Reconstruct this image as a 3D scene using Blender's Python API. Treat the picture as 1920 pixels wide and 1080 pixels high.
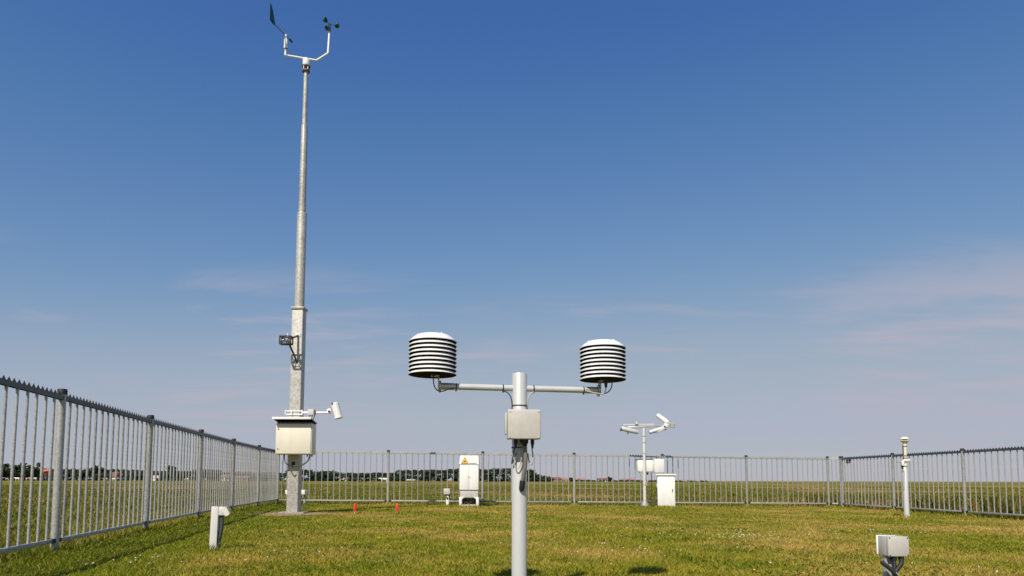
import bpy, bmesh, math, random
import numpy as np
from mathutils import Vector, Matrix, Euler
R = math.radians
for o in list(bpy.data.objects): bpy.data.objects.remove(o)
sc = bpy.context.scene
COL = sc.collection
random.seed(7)
RNG = np.random.default_rng(11)

# ------------------------------------------------------------------ camera
cam_d = bpy.data.cameras.new('camera')
cam = bpy.data.objects.new('camera', cam_d)
COL.objects.link(cam)
cam_d.sensor_width = 36.0
cam_d.lens = 24.0
cam_d.shift_y = (798 - 540) / 1920
cam_d.clip_start = 0.1
cam_d.clip_end = 20000
cam.matrix_world = Matrix.Translation((0, 0, 0.70)) @ Matrix.Rotation(R(90 + 4.6), 4, 'X') @ Matrix.Rotation(0.0026, 4, 'Z')
sc.camera = cam

# ------------------------------------------------------------------ sun, sky, exposure
SUN_EL, SUN_AZ = R(46), R(22)          # the sun stands behind the camera, 22 degrees to its left
to_sun = Vector((-math.sin(SUN_AZ) * math.cos(SUN_EL), -math.cos(SUN_AZ) * math.cos(SUN_EL), math.sin(SUN_EL)))
sun_d = bpy.data.lights.new('sun', 'SUN')
sun_d.energy = 4.8
sun_d.angle = R(0.5)
sun_d.color = (1.0, 0.93, 0.82)
sun = bpy.data.objects.new('sun', sun_d)
COL.objects.link(sun)
sun.rotation_euler = to_sun.to_track_quat('Z', 'Y').to_euler()
sun.location = (-20, -40, 50)

world = bpy.data.worlds.new('World')
sc.world = world
world.use_nodes = True
wn, wl = world.node_tree.nodes, world.node_tree.links
wn.clear()
w_out = wn.new('ShaderNodeOutputWorld')
w_bg = wn.new('ShaderNodeBackground')
sky = wn.new('ShaderNodeTexSky')
sky.sky_type = 'NISHITA'
sky.sun_disc = False
sky.sun_elevation = SUN_EL
sky.sun_rotation = R(180) + SUN_AZ
sky.altitude = 0
sky.air_density = 1.0
sky.dust_density = 0.2
sky.ozone_density = 6.0


def wmath(op, a, b=None, clamp=False):
    n = wn.new('ShaderNodeMath'); n.operation = op; n.use_clamp = clamp
    for i, v in enumerate((a, b)):
        if v is None: continue
        if isinstance(v, (int, float)): n.inputs[i].default_value = v
        else: wl.new(v, n.inputs[i])
    return n.outputs[0]


# thin high cloud: noise on a flat layer seen in perspective, the same all round the sky
tc = wn.new('ShaderNodeTexCoord')
sep = wn.new('ShaderNodeSeparateXYZ')
wl.new(tc.outputs['Generated'], sep.inputs[0])
zc = wmath('MAXIMUM', wmath('ADD', sep.outputs[2], 0.10), 0.03)
cmb = wn.new('ShaderNodeCombineXYZ')
wl.new(wmath('DIVIDE', sep.outputs[0], zc), cmb.inputs[0])
wl.new(wmath('DIVIDE', sep.outputs[1], zc), cmb.inputs[1])
mp = wn.new('ShaderNodeMapping')
mp.inputs['Rotation'].default_value = (0, 0, R(24))
mp.inputs['Scale'].default_value = (0.55, 1.5, 1)
mp.inputs['Location'].default_value = (5.6, 0.3, 0)
wl.new(cmb.outputs[0], mp.inputs[0])
nz1 = wn.new('ShaderNodeTexNoise')
nz1.inputs['Scale'].default_value = 1.9
nz1.inputs['Detail'].default_value = 8
nz1.inputs['Roughness'].default_value = 0.6
nz1.inputs['Distortion'].default_value = 0.35
wl.new(mp.outputs[0], nz1.inputs['Vector'])
nz2 = wn.new('ShaderNodeTexNoise')
nz2.inputs['Scale'].default_value = 0.5
nz2.inputs['Detail'].default_value = 2
wl.new(cmb.outputs[0], nz2.inputs['Vector'])
mr = wn.new('ShaderNodeMapRange')
mr.interpolation_type = 'SMOOTHSTEP'
mr.inputs['From Min'].default_value = 0.52
mr.inputs['From Max'].default_value = 0.80
def bank(direction, inner, outer, amount):
    """a bank of thin cloud: more of the same noise round one direction"""
    n = wn.new('ShaderNodeVectorMath'); n.operation = 'DOT_PRODUCT'
    wl.new(tc.outputs['Generated'], n.inputs[0]); n.inputs[1].default_value = direction
    q = wn.new('ShaderNodeMapRange'); q.interpolation_type = 'SMOOTHSTEP'
    q.inputs['From Min'].default_value = outer; q.inputs['From Max'].default_value = inner; q.inputs['To Max'].default_value = amount
    wl.new(n.outputs['Value'], q.inputs['Value'])
    return q.outputs[0]


bias = wmath('ADD', bank((0.545, 0.810, 0.195), 0.998, 0.968, 0.19), bank((-0.30, 0.935, 0.170), 0.999, 0.972, 0.11))
wl.new(wmath('ADD', bias, wmath('ADD', nz1.outputs[0], wmath('MULTIPLY', wmath('SUBTRACT', nz2.outputs[0], 0.5), 0.40))), mr.inputs['Value'])
low = wn.new('ShaderNodeMapRange')            # the layer thins out overhead
low.interpolation_type = 'SMOOTHSTEP'
low.inputs['From Min'].default_value = 0.32
low.inputs['From Max'].default_value = 0.19
wl.new(sep.outputs[2], low.inputs['Value'])
cl_fac = wmath('MULTIPLY', wmath('MULTIPLY', mr.outputs[0], low.outputs[0]), 0.72, True)
# the air as the picture shows it: deep blue aloft, grey haze towards the horizon, the same in every direction
SKY = 0.12
gain = wn.new('ShaderNodeVectorMath'); gain.operation = 'SCALE'; gain.inputs['Scale'].default_value = SKY
wl.new(sky.outputs[0], gain.inputs[0])
crv = wn.new('ShaderNodeRGBCurve')
wl.new(gain.outputs[0], crv.inputs['Color'])
crv.mapping.extend = 'EXTRAPOLATED'
CURVES = (((0, 0), (0.084, 0.056), (0.122, 0.108), (0.165, 0.165), (0.209, 0.232), (0.279, 0.322), (0.44, 0.395), (0.73, 0.432), (1.0, 0.50)),
          ((0, 0), (0.165, 0.147), (0.191, 0.182), (0.235, 0.227), (0.30, 0.287), (0.377, 0.345), (0.50, 0.412), (0.708, 0.45), (0.93, 0.468), (1.0, 0.50)),
          ((0, 0), (0.347, 0.395), (0.392, 0.416), (0.468, 0.462), (0.571, 0.503), (0.679, 0.52), (0.831, 0.53), (0.95, 0.532), (1.0, 0.555)))
for ci, pts_ in enumerate(CURVES):
    c_ = crv.mapping.curves[ci]
    c_.points[0].location = pts_[0]; c_.points[1].location = pts_[-1]
    for p_ in pts_[1:-1]: c_.points.new(*p_)
    for p_ in c_.points: p_.handle_type = 'AUTO_CLAMPED'
crv.mapping.update()
mixc = wn.new('ShaderNodeMix'); mixc.data_type = 'RGBA'
wl.new(cl_fac, mixc.inputs['Factor'])
wl.new(crv.outputs[0], mixc.inputs['A'])
mixc.inputs['B'].default_value = (0.46, 0.445, 0.535, 1)
back = wn.new('ShaderNodeVectorMath'); back.operation = 'SCALE'; back.inputs['Scale'].default_value = 1 / SKY
wl.new(mixc.outputs['Result'], back.inputs[0])
wl.new(back.outputs[0], w_bg.inputs['Color'])
w_bg.inputs['Strength'].default_value = SKY
wl.new(w_bg.outputs[0], w_out.inputs[0])

sc.view_settings.view_transform = 'Standard'
sc.view_settings.look = 'None'
sc.view_settings.gamma = 1
sc.view_settings.use_curve_mapping = False
sc.view_settings.exposure = 0.0
sc.render.engine = 'CYCLES'


# ------------------------------------------------------------------ ground height
def ground(x, y):
    f = 1.0 if y < 24 else max(0.0, 1 - (y - 24) / 40)
    return -0.007 * max(-14, min(16, x)) * f


def ground_np(x, y):
    f = np.clip(1 - (y - 24) / 40, 0, 1)
    return -0.007 * np.clip(x, -14, 16) * f


# ------------------------------------------------------------------ materials
def new_mat(name):
    m = bpy.data.materials.new(name); m.use_nodes = True
    n, l = m.node_tree.nodes, m.node_tree.links
    return m, n, l, n['Principled BSDF']


def paint(name, color, rough=0.5, dirt=0.12, scale=9.0, metallic=0.0, bump=0.0, spec=0.5, streak=False):
    m, n, l, b = new_mat(name)
    tcn = n.new('ShaderNodeTexCoord')
    mpn = n.new('ShaderNodeMapping')
    mpn.inputs['Scale'].default_value = (1, 1, 0.25 if streak else 1)
    l.new(tcn.outputs['Object'], mpn.inputs[0])
    nz = n.new('ShaderNodeTexNoise')
    nz.inputs['Scale'].default_value = scale
    nz.inputs['Detail'].default_value = 6
    nz.inputs['Roughness'].default_value = 0.65
    l.new(mpn.outputs[0], nz.inputs['Vector'])
    cr = n.new('ShaderNodeValToRGB')
    cr.color_ramp.elements[0].position = 0.3
    cr.color_ramp.elements[1].position = 0.68
    d = 1 - dirt
    cr.color_ramp.elements[0].color = (color[0] * d, color[1] * d * 0.985, color[2] * d * 0.95, 1)
    cr.color_ramp.elements[1].color = (*color, 1)
    l.new(nz.outputs[0], cr.inputs[0])
    l.new(cr.outputs[0], b.inputs['Base Color'])
    b.inputs['Roughness'].default_value = rough
    b.inputs['Metallic'].default_value = metallic
    b.inputs['Specular IOR Level'].default_value = spec
    if bump:
        bp = n.new('ShaderNodeBump'); bp.inputs['Strength'].default_value = bump; bp.inputs['Distance'].default_value = 0.002
        l.new(nz.outputs[0], bp.inputs['Height']); l.new(bp.outputs[0], b.inputs['Normal'])
    return m


def galvanised(name, lo, hi, scale=60.0, metallic=0.35, rough=0.5):
    m, n, l, b = new_mat(name)
    tcn = n.new('ShaderNodeTexCoord')
    vo = n.new('ShaderNodeTexVoronoi'); vo.inputs['Scale'].default_value = scale
    l.new(tcn.outputs['Object'], vo.inputs['Vector'])
    sp = n.new('ShaderNodeSeparateColor'); l.new(vo.outputs['Color'], sp.inputs[0])
    nz = n.new('ShaderNodeTexNoise'); nz.inputs['Scale'].default_value = 5; nz.inputs['Detail'].default_value = 7
    l.new(tcn.outputs['Object'], nz.inputs['Vector'])
    mx = n.new('ShaderNodeMath'); mx.operation = 'MULTIPLY_ADD'; mx.inputs[1].default_value = 0.45
    l.new(sp.outputs[0], mx.inputs[0])
    m2 = n.new('ShaderNodeMath'); m2.operation = 'MULTIPLY'; m2.inputs[1].default_value = 0.6
    l.new(nz.outputs[0], m2.inputs[0]); l.new(m2.outputs[0], mx.inputs[2])
    oi = n.new('ShaderNodeObjectInfo')
    m3 = n.new('ShaderNodeMath'); m3.operation = 'MULTIPLY_ADD'; m3.inputs[1].default_value = 0.28
    l.new(oi.outputs['Random'], m3.inputs[0]); l.new(mx.outputs[0], m3.inputs[2])
    m4 = n.new('ShaderNodeMath'); m4.operation = 'SUBTRACT'; m4.inputs[1].default_value = 0.14
    l.new(m3.outputs[0], m4.inputs[0])
    cr = n.new('ShaderNodeValToRGB')
    cr.color_ramp.elements[0].position = 0.2; cr.color_ramp.elements[1].position = 0.75
    cr.color_ramp.elements[0].color = (*lo, 1); cr.color_ramp.elements[1].color = (*hi, 1)
    l.new(m4.outputs[0], cr.inputs[0]); l.new(cr.outputs[0], b.inputs['Base Color'])
    b.inputs['Metallic'].default_value = metallic
    b.inputs['Roughness'].default_value = rough
    return m


M = {}
M['white'] = paint('white_paint', (0.87, 0.86, 0.83), 0.42, 0.10, 7, streak=True)
M['offwhite'] = paint('weathered_white', (0.74, 0.72, 0.69), 0.5, 0.22, 8, streak=True)
M['shield'] = paint('white_shield_plastic', (0.86, 0.86, 0.85), 0.38, 0.05, 10)
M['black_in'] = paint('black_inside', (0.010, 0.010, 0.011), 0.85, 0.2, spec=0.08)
M['ivory'] = paint('ivory_enamel', (0.81, 0.755, 0.62), 0.4, 0.08, 5, streak=True)
M['box_grey'] = paint('light_grey_plastic', (0.56, 0.54, 0.50), 0.5, 0.14, 14)
M['post_white'] = paint('grey_white_pole_coat', (0.60, 0.61, 0.61), 0.4, 0.10, 9, 0.12, streak=True)
M['alu'] = paint('aluminium', (0.66, 0.65, 0.63), 0.38, 0.2, 12, 0.55)
M['galv'] = galvanised('galvanised_steel', (0.27, 0.265, 0.25), (0.50, 0.485, 0.45), 70)
M['galv_mast'] = galvanised('galvanised_mast_steel', (0.29, 0.28, 0.25), (0.52, 0.50, 0.455), 34, 0.2, 0.5)
M['galv_dark'] = galvanised('dark_rail_steel', (0.045, 0.048, 0.058), (0.10, 0.105, 0.12), 60, 0.3, 0.5)  # darker steel for side-fence rails and spikes, small plates and sheet edges
M['black'] = paint('black_rubber', (0.018, 0.018, 0.02), 0.6, 0.3, 20)
M['cable'] = paint('grey_cable', (0.07, 0.075, 0.085), 0.5, 0.2, 20)
M['cable_light'] = paint('pale_cable', (0.5, 0.49, 0.46), 0.5, 0.2, 20)
M['hose'] = paint('grey_brown_hose', (0.22, 0.19, 0.16), 0.55, 0.3, 30)
M['brown_metal'] = paint('brown_stained_metal', (0.16, 0.11, 0.085), 0.55, 0.4, 18)
M['teal'] = paint('dark_teal_plastic', (0.006, 0.085, 0.12), 0.45, 0.2, 10)
M['green'] = paint('dark_green_plastic', (0.012, 0.10, 0.065), 0.45, 0.2, 10)
M['orange'] = paint('orange_red_paint', (0.78, 0.07, 0.025), 0.5, 0.2, 25)
M['wood'] = paint('pale_wood', (0.52, 0.42, 0.28), 0.75, 0.3, 30)
M['concrete'] = paint('concrete', (0.36, 0.34, 0.30), 0.9, 0.35, 14, bump=0.5)
M['yellow'] = paint('warning_yellow', (0.85, 0.46, 0.01), 0.45, 0.06, 6)
M['screw'] = paint('dark_screw', (0.06, 0.06, 0.06), 0.5, 0.1)
M['rust'] = paint('brown_sign_plate', (0.10, 0.085, 0.08), 0.6, 0.4, 18)


# ------------------------------------------------------------------ mesh helpers
def bx(bm, size, c=(0, 0, 0), rot=None, bevel=0.0, mi=0, seg=2):
    """box of full size, centred at c"""
    g = bmesh.ops.create_cube(bm, size=1.0)
    vs = g['verts']
    mtx = Matrix.Translation(c) @ ((rot.to_4x4() if rot is not None else Matrix.Identity(4))) @ Matrix.Diagonal((*size, 1))
    bmesh.ops.transform(bm, matrix=mtx, verts=vs)
    fs = {f for v in vs for f in v.link_faces}
    for f in fs: f.material_index = mi
    if bevel:
        es = {e for v in vs for e in v.link_edges}
        r = bmesh.ops.bevel(bm, geom=list(es), offset=bevel, segments=seg, affect='EDGES', profile=0.5)
        for f in r['faces']: f.material_index = mi
    return bm


def frame_from(d):
    d = d.normalized()
    up = Vector((0, 0, 1)) if abs(d.z) < 0.95 else Vector((1, 0, 0))
    a = d.cross(up).normalized(); b = d.cross(a).normalized()
    return a, b


def ring(bm, c, a, b, r, n):
    return [bm.verts.new(c + a * (r * math.cos(2 * math.pi * i / n)) + b * (r * math.sin(2 * math.pi * i / n))) for i in range(n)]


def skin(bm, r0, r1, mi=0):
    n = len(r0)
    for i in range(n):
        f = bm.faces.new((r0[i], r0[(i + 1) % n], r1[(i + 1) % n], r1[i])); f.material_index = mi


def cyl(bm, p0, p1, r0, r1=None, n=20, mi=0, bev=0.0):
    p0, p1 = Vector(p0), Vector(p1)
    r1 = r0 if r1 is None else r1
    d = (p1 - p0); a, b = frame_from(d); u = d.normalized()
    if bev:
        rs = [ring(bm, p0, a, b, r0 - bev, n), ring(bm, p0 + u * bev, a, b, r0, n), ring(bm, p1 - u * bev, a, b, r1, n), ring(bm, p1, a, b, r1 - bev, n)]
    else:
        rs = [ring(bm, p0, a, b, r0, n), ring(bm, p1, a, b, r1, n)]
    for k in range(len(rs) - 1): skin(bm, rs[k], rs[k + 1], mi)
    f = bm.faces.new(rs[0][::-1]); f.material_index = mi
    f = bm.faces.new(rs[-1]); f.material_index = mi
    return bm


def lathe(bm, prof, n=48, mtx=None, mats=None, close=True):
    """prof: list of (r,z); optional closed loop; mats: material index per segment"""
    mtx = mtx or Matrix.Identity(4)
    rs = []
    for (r, z) in prof:
        if r < 1e-6: rs.append([bm.verts.new(mtx @ Vector((0, 0, z)))])
        else: rs.append([bm.verts.new(mtx @ Vector((r * math.cos(2 * math.pi * i / n), r * math.sin(2 * math.pi * i / n), z))) for i in range(n)])
    pairs = [(k, k + 1) for k in range(len(rs) - 1)]
    if close: pairs.append((len(rs) - 1, 0))
    for q, (k, j) in enumerate(pairs):
        A, B = rs[k], rs[j]
        mi = mats[q] if mats else 0
        for i in range(n):
            i2 = (i + 1) % n
            if len(A) == 1 and len(B) == 1: continue
            if len(A) == 1: f = bm.faces.new((A[0], B[i2], B[i]))
            elif len(B) == 1: f = bm.faces.new((A[i], A[i2], B[0]))
            else: f = bm.faces.new((A[i], A[i2], B[i2], B[i]))
            f.material_index = mi
    return bm


def smooth_path(pts, sub=6):
    pts = [Vector(p) for p in pts]
    P = [pts[0] * 2 - pts[1]] + pts + [pts[-1] * 2 - pts[-2]]
    out = []
    for k in range(1, len(P) - 2):
        for s in range(sub):
            t = s / sub
            a, b, c, d = P[k - 1], P[k], P[k + 1], P[k + 2]
            out.append(0.5 * ((2 * b) + (c - a) * t + (2 * a - 5 * b + 4 * c - d) * t * t + (3 * b - a - 3 * c + d) * t ** 3))
    out.append(pts[-1])
    return out


def tube(bm, pts, r, n=10, smooth=True, mi=0, sub=6):
    pts = smooth_path(pts, sub) if smooth else [Vector(p) for p in pts]
    prev = None; rs = []
    for k, p in enumerate(pts):
        d = (pts[min(k + 1, len(pts) - 1)] - pts[max(k - 1, 0)]).normalized()
        if prev is None: a, b = frame_from(d)
        else:
            a = (prev - d * prev.dot(d)).normalized(); b = d.cross(a)
        prev = a
        rr = r[k] if isinstance(r, (list, tuple)) else r
        rs.append(ring(bm, p, a, b, rr, n))
    for k in range(len(rs) - 1): skin(bm, rs[k], rs[k + 1], mi)
    f = bm.faces.new(rs[0][::-1]); f.material_index = mi
    f = bm.faces.new(rs[-1]); f.material_index = mi
    return bm


def mesh_of(bm, name, mats, angle=38):
    bmesh.ops.recalc_face_normals(bm, faces=bm.faces)
    me = bpy.data.meshes.new(name); bm.to_mesh(me); bm.free()
    for m in (mats if isinstance(mats, (list, tuple)) else [mats]): me.materials.append(M[m] if isinstance(m, str) else m)
    me.shade_smooth(); me.set_sharp_from_angle(angle=R(angle))
    return me


def link(name, me, parent=None, loc=(0, 0, 0), rot=None):
    o = bpy.data.objects.new(name, me); COL.objects.link(o)
    o.location = loc
    if rot is not None: o.rotation_euler = rot
    if parent: o.parent = parent
    return o


def part(name, bm, mats, parent=None, loc=(0, 0, 0), rot=None, angle=38):
    return link(name, mesh_of(bm, name, mats, angle), parent, loc, rot)


def B(): return bmesh.new()


def box(name, size, c, mats, parent, bevel=0.0, rot=None):
    return part(name, bx(B(), size, c, rot, bevel), mats, parent)


def rod(name, p0, p1, r, mats, parent, r1=None, n=20, bev=0.0):
    return part(name, cyl(B(), p0, p1, r, r1, n, 0, bev), mats, parent)


def tag(o, label, cat, group=None, kind=None):
    if label: o['label'] = label
    if cat: o['category'] = cat
    if group: o['group'] = group
    if kind: o['kind'] = kind
    return o


def thing(name, label, cat, loc, rotz=0.0, group=None):
    o = bpy.data.objects.new(name, None); COL.objects.link(o)
    o.empty_display_size = 0.1
    o.location = loc; o.rotation_euler = (0, 0, rotz)
    return tag(o, label, cat, group)


def at(x, y, dz=0.0): return (x, y, ground(x, y) + dz)


# ------------------------------------------------------------------ grass and ground materials
def turf_color(n, l, green, green2, straw, lush_shade=False, big=0.33, straw_pos=(0.42, 0.66)):
    """colour from the place in the world: green and dried-out patches"""
    geo = n.new('ShaderNodeNewGeometry')
    mpn = n.new('ShaderNodeMapping'); mpn.inputs['Scale'].default_value = (1, 1, 0)
    l.new(geo.outputs['Position'], mpn.inputs[0])
    n1 = n.new('ShaderNodeTexNoise'); n1.inputs['Scale'].default_value = big; n1.inputs['Detail'].default_value = 7; n1.inputs['Roughness'].default_value = 0.62
    n2 = n.new('ShaderNodeTexNoise'); n2.inputs['Scale'].default_value = big * 5.5; n2.inputs['Detail'].default_value = 5; n2.inputs['Roughness'].default_value = 0.6
    for q in (n1, n2): l.new(mpn.outputs[0], q.inputs['Vector'])
    r1 = n.new('ShaderNodeMapRange'); r1.interpolation_type = 'SMOOTHSTEP'
    r1.inputs['From Min'].default_value = straw_pos[0]; r1.inputs['From Max'].default_value = straw_pos[1]
    if lush_shade:                      # greener grass along the left fence, with the bars' shade painted in too
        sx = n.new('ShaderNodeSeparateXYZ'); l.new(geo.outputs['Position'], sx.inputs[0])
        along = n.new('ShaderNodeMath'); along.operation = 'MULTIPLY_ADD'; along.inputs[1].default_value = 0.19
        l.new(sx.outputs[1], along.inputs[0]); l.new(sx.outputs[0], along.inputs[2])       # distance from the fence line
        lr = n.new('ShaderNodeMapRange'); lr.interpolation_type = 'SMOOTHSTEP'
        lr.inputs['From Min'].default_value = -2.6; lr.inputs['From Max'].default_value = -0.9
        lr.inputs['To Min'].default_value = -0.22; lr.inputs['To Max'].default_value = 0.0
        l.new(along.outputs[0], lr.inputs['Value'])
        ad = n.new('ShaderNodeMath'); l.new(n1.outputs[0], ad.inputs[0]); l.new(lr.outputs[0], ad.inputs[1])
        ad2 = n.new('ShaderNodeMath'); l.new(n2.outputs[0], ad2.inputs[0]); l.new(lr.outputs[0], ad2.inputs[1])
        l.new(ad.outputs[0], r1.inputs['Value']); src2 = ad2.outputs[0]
    else:
        l.new(n1.outputs[0], r1.inputs['Value']); src2 = n2.outputs[0]
    r2 = n.new('ShaderNodeMapRange'); r2.interpolation_type = 'SMOOTHSTEP'
    r2.inputs['From Min'].default_value = 0.38; r2.inputs['From Max'].default_value = 0.64
    l.new(src2, r2.inputs['Value'])
    mA = n.new('ShaderNodeMix'); mA.data_type = 'RGBA'
    mA.inputs['A'].default_value = (*green, 1); mA.inputs['B'].default_value = (*green2, 1)
    l.new(r2.outputs[0], mA.inputs['Factor'])
    mB = n.new('ShaderNodeMix'); mB.data_type = 'RGBA'
    l.new(mA.outputs['Result'], mB.inputs['A']); mB.inputs['B'].default_value = (*straw, 1)
    l.new(r1.outputs[0], mB.inputs['Factor'])
    return mB.outputs['Result'], geo


def blades_mat(name, green, green2, straw, big, straw_pos, trans=0.3, var=0.5, lush_shade=False):
    m, n, l, b = new_mat(name)
    col, geo = turf_color(n, l, green, green2, straw, lush_shade, big, straw_pos)
    at_ = n.new('ShaderNodeAttribute'); at_.attribute_name = 'rnd'
    # single blades: brightness and dryness differ from one to the next
    mr_ = n.new('ShaderNodeMapRange'); mr_.inputs['To Min'].default_value = 1 - var; mr_.inputs['To Max'].default_value = 1 + var
    l.new(at_.outputs['Fac'], mr_.inputs['Value'])
    vm = n.new('ShaderNodeVectorMath'); vm.operation = 'SCALE'
    l.new(col, vm.inputs[0]); l.new(mr_.outputs[0], vm.inputs['Scale'])
    dry = n.new('ShaderNodeMapRange'); dry.inputs['From Min'].default_value = 0.80; dry.inputs['From Max'].default_value = 1.0
    l.new(at_.outputs['Fac'], dry.inputs['Value'])
    mD = n.new('ShaderNodeMix'); mD.data_type = 'RGBA'
    l.new(dry.outputs[0], mD.inputs['Factor']); l.new(vm.outputs[0], mD.inputs['A']); mD.inputs['B'].default_value = (*straw, 1)
    l.new(mD.outputs['Result'], b.inputs['Base Color'])
    b.inputs['Roughness'].default_value = 0.55
    b.inputs['Specular IOR Level'].default_value = 0.10
    tr = n.new('ShaderNodeBsdfTranslucent'); l.new(mD.outputs['Result'], tr.inputs['Color'])
    ms = n.new('ShaderNodeMixShader'); ms.inputs[0].default_value = trans
    l.new(b.outputs[0], ms.inputs[1]); l.new(tr.outputs[0], ms.inputs[2])
    l.new(ms.outputs[0], n['Material Output'].inputs['Surface'])
    return m


def soil_mat(name, green, green2, straw, big, straw_pos, bump=0.6, lush_shade=False):
    m, n, l, b = new_mat(name)
    col, geo = turf_color(n, l, green, green2, straw, lush_shade, big, straw_pos)
    nz = n.new('ShaderNodeTexNoise'); nz.inputs['Scale'].default_value = 22; nz.inputs['Detail'].default_value = 8; nz.inputs['Roughness'].default_value = 0.7
    l.new(geo.outputs['Position'], nz.inputs['Vector'])
    mr_ = n.new('ShaderNodeMapRange'); mr_.inputs['From Min'].default_value = 0.3; mr_.inputs['From Max'].default_value = 0.7
    mr_.inputs['To Min'].default_value = 0.55; mr_.inputs['To Max'].default_value = 1.15
    l.new(nz.outputs[0], mr_.inputs['Value'])
    vm = n.new('ShaderNodeVectorMath'); vm.operation = 'SCALE'
    l.new(col, vm.inputs[0]); l.new(mr_.outputs[0], vm.inputs['Scale'])
    l.new(vm.outputs[0], b.inputs['Base Color'])
    b.inputs['Roughness'].default_value = 0.95; b.inputs['Specular IOR Level'].default_value = 0.1
    bp = n.new('ShaderNodeBump'); bp.inputs['Strength'].default_value = bump; bp.inputs['Distance'].default_value = 0.03
    l.new(nz.outputs[0], bp.inputs['Height']); l.new(bp.outputs[0], b.inputs['Normal'])
    return m


LG, LG2, LS = (0.20, 0.235, 0.010), (0.37, 0.325, 0.027), (0.54, 0.385, 0.09)
FG, FG2, FS = (0.115, 0.135, 0.014), (0.235, 0.21, 0.024), (0.42, 0.275, 0.10)
M['lawn'] = soil_mat('lawn_soil', (0.13, 0.14, 0.012), (0.21, 0.19, 0.02), (0.33, 0.225, 0.065), 0.42, (0.44, 0.64), lush_shade=True)
M['field'] = soil_mat('field_turf', FG, FG2, FS, 0.045, (0.50, 0.62))
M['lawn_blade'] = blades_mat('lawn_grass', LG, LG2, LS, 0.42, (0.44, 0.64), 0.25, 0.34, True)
M['lawn_weed'] = blades_mat('lawn_weed_leaves', (0.11, 0.165, 0.014), (0.20, 0.215, 0.018), (0.30, 0.26, 0.03), 0.42, (0.5, 0.7), 0.25, 0.3)
M['field_blade'] = blades_mat('rough_grass', FG, FG2, FS, 0.045, (0.50, 0.62), 0.25)
M['weed'] = blades_mat('weed_leaves', (0.05, 0.085, 0.012), (0.12, 0.13, 0.018), (0.33, 0.17, 0.06), 0.25, (0.50, 0.70), 0.25)

# fence line posts, from the real set-out of the enclosure
LEFT = [(-3.08, 1.10), (-3.70, 3.76), (-4.24, 6.40), (-4.80, 9.03), (-5.32, 11.66), (-5.83, 14.29), (-6.27, 16.92), (-6.56, 19.20)]
BACK = [(-6.08, 18.86), (-3.46, 19.16), (-0.834, 19.46), (1.80, 19.76), (4.41, 20.06), (6.98, 20.36), (9.54, 20.66)]
RIGHT = [(9.85, 20.50), (10.00, 17.95), (10.17, 15.40), (10.33, 12.85), (10.50, 10.30), (10.66, 7.75)]


def left_x(y): return float(np.interp(y, [p[1] for p in LEFT], [p[0] for p in LEFT]))


LY = np.array([p[1] for p in LEFT]); LX = np.array([p[0] for p in LEFT])
RY = np.array([p[1] for p in RIGHT][::-1]); RX = np.array([p[0] for p in RIGHT][::-1])
BX_ = np.array([p[0] for p in BACK]); BY_ = np.array([p[1] for p in BACK])


def inside(x, y, pad=0.0):
    return (x > np.interp(y, LY, LX) - pad) & (x < np.interp(y, RY, RX) + pad) & (y < np.interp(x, BX_, BY_) + pad)


# ------------------------------------------------------------------ field and lawn sheets
rings = [0.0] + [2.0 * k for k in range(1, 16)]
while rings[-1] < 9000: rings.append(rings[-1] * 1.22)
NA = 128
vs = [(0, 0, -0.012)]; fs = []
for r in rings[1:]:
    for i in range(NA):
        a = 2 * math.pi * i / NA
        x, y = r * math.sin(a), r * math.cos(a)
        vs.append((x, y, ground(x, y) - 0.012))
for i in range(NA): fs.append((0, 1 + (i + 1) % NA, 1 + i))
for k in range(len(rings) - 2):
    o0, o1 = 1 + k * NA, 1 + (k + 1) * NA
    for i in range(NA): fs.append((o0 + i, o0 + (i + 1) % NA, o1 + (i + 1) % NA, o1 + i))
me = bpy.data.meshes.new('field'); me.from_pydata(vs, [], fs); me.materials.append(M['field'])
bmx = B(); bmx.from_mesh(me); bmesh.ops.recalc_face_normals(bmx, faces=bmx.faces); bmx.to_mesh(me); bmx.free()
if me.polygons[5].normal.z < 0: me.flip_normals()
tag(link('field', me), 'flat green and straw pasture running out to the horizon beyond the fence', 'field', kind='structure')

ys = np.linspace(-4.0, 20.4, 50); us = np.linspace(0, 1, 40)
vs, fs = [], []
for v in ys:
    for u in us:
        x0, x1 = np.interp(v, LY, LX) + 0.02, np.interp(v, RY, RX) - 0.02
        x = x0 + (x1 - x0) * u
        y = min(v, float(np.interp(x, BX_, BY_)) - 0.02)
        vs.append((x, y, ground(x, y)))
for j in range(len(ys) - 1):
    for i in range(len(us) - 1):
        q = j * len(us) + i
        fs.append((q, q + 1, q + 1 + len(us), q + len(us)))
me = bpy.data.meshes.new('lawn'); me.from_pydata(vs, [], fs); me.materials.append(M['lawn'])
tag(link('lawn', me), 'short mown lawn with dry patches inside the fenced enclosure', 'lawn', kind='structure')


def value_noise(x, y, scale, seed):
    rs = np.random.default_rng(seed); T = rs.random((64, 64))
    X, Y = x * scale, y * scale
    xi, yi = np.floor(X).astype(int), np.floor(Y).astype(int)
    fx, fy = X - xi, Y - yi
    fx, fy = fx * fx * (3 - 2 * fx), fy * fy * (3 - 2 * fy)
    g = lambda a, b: T[a % 64, b % 64]
    return (g(xi, yi) * (1 - fx) + g(xi + 1, yi) * fx) * (1 - fy) + (g(xi, yi + 1) * (1 - fx) + g(xi + 1, yi + 1) * fx) * fy


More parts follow.
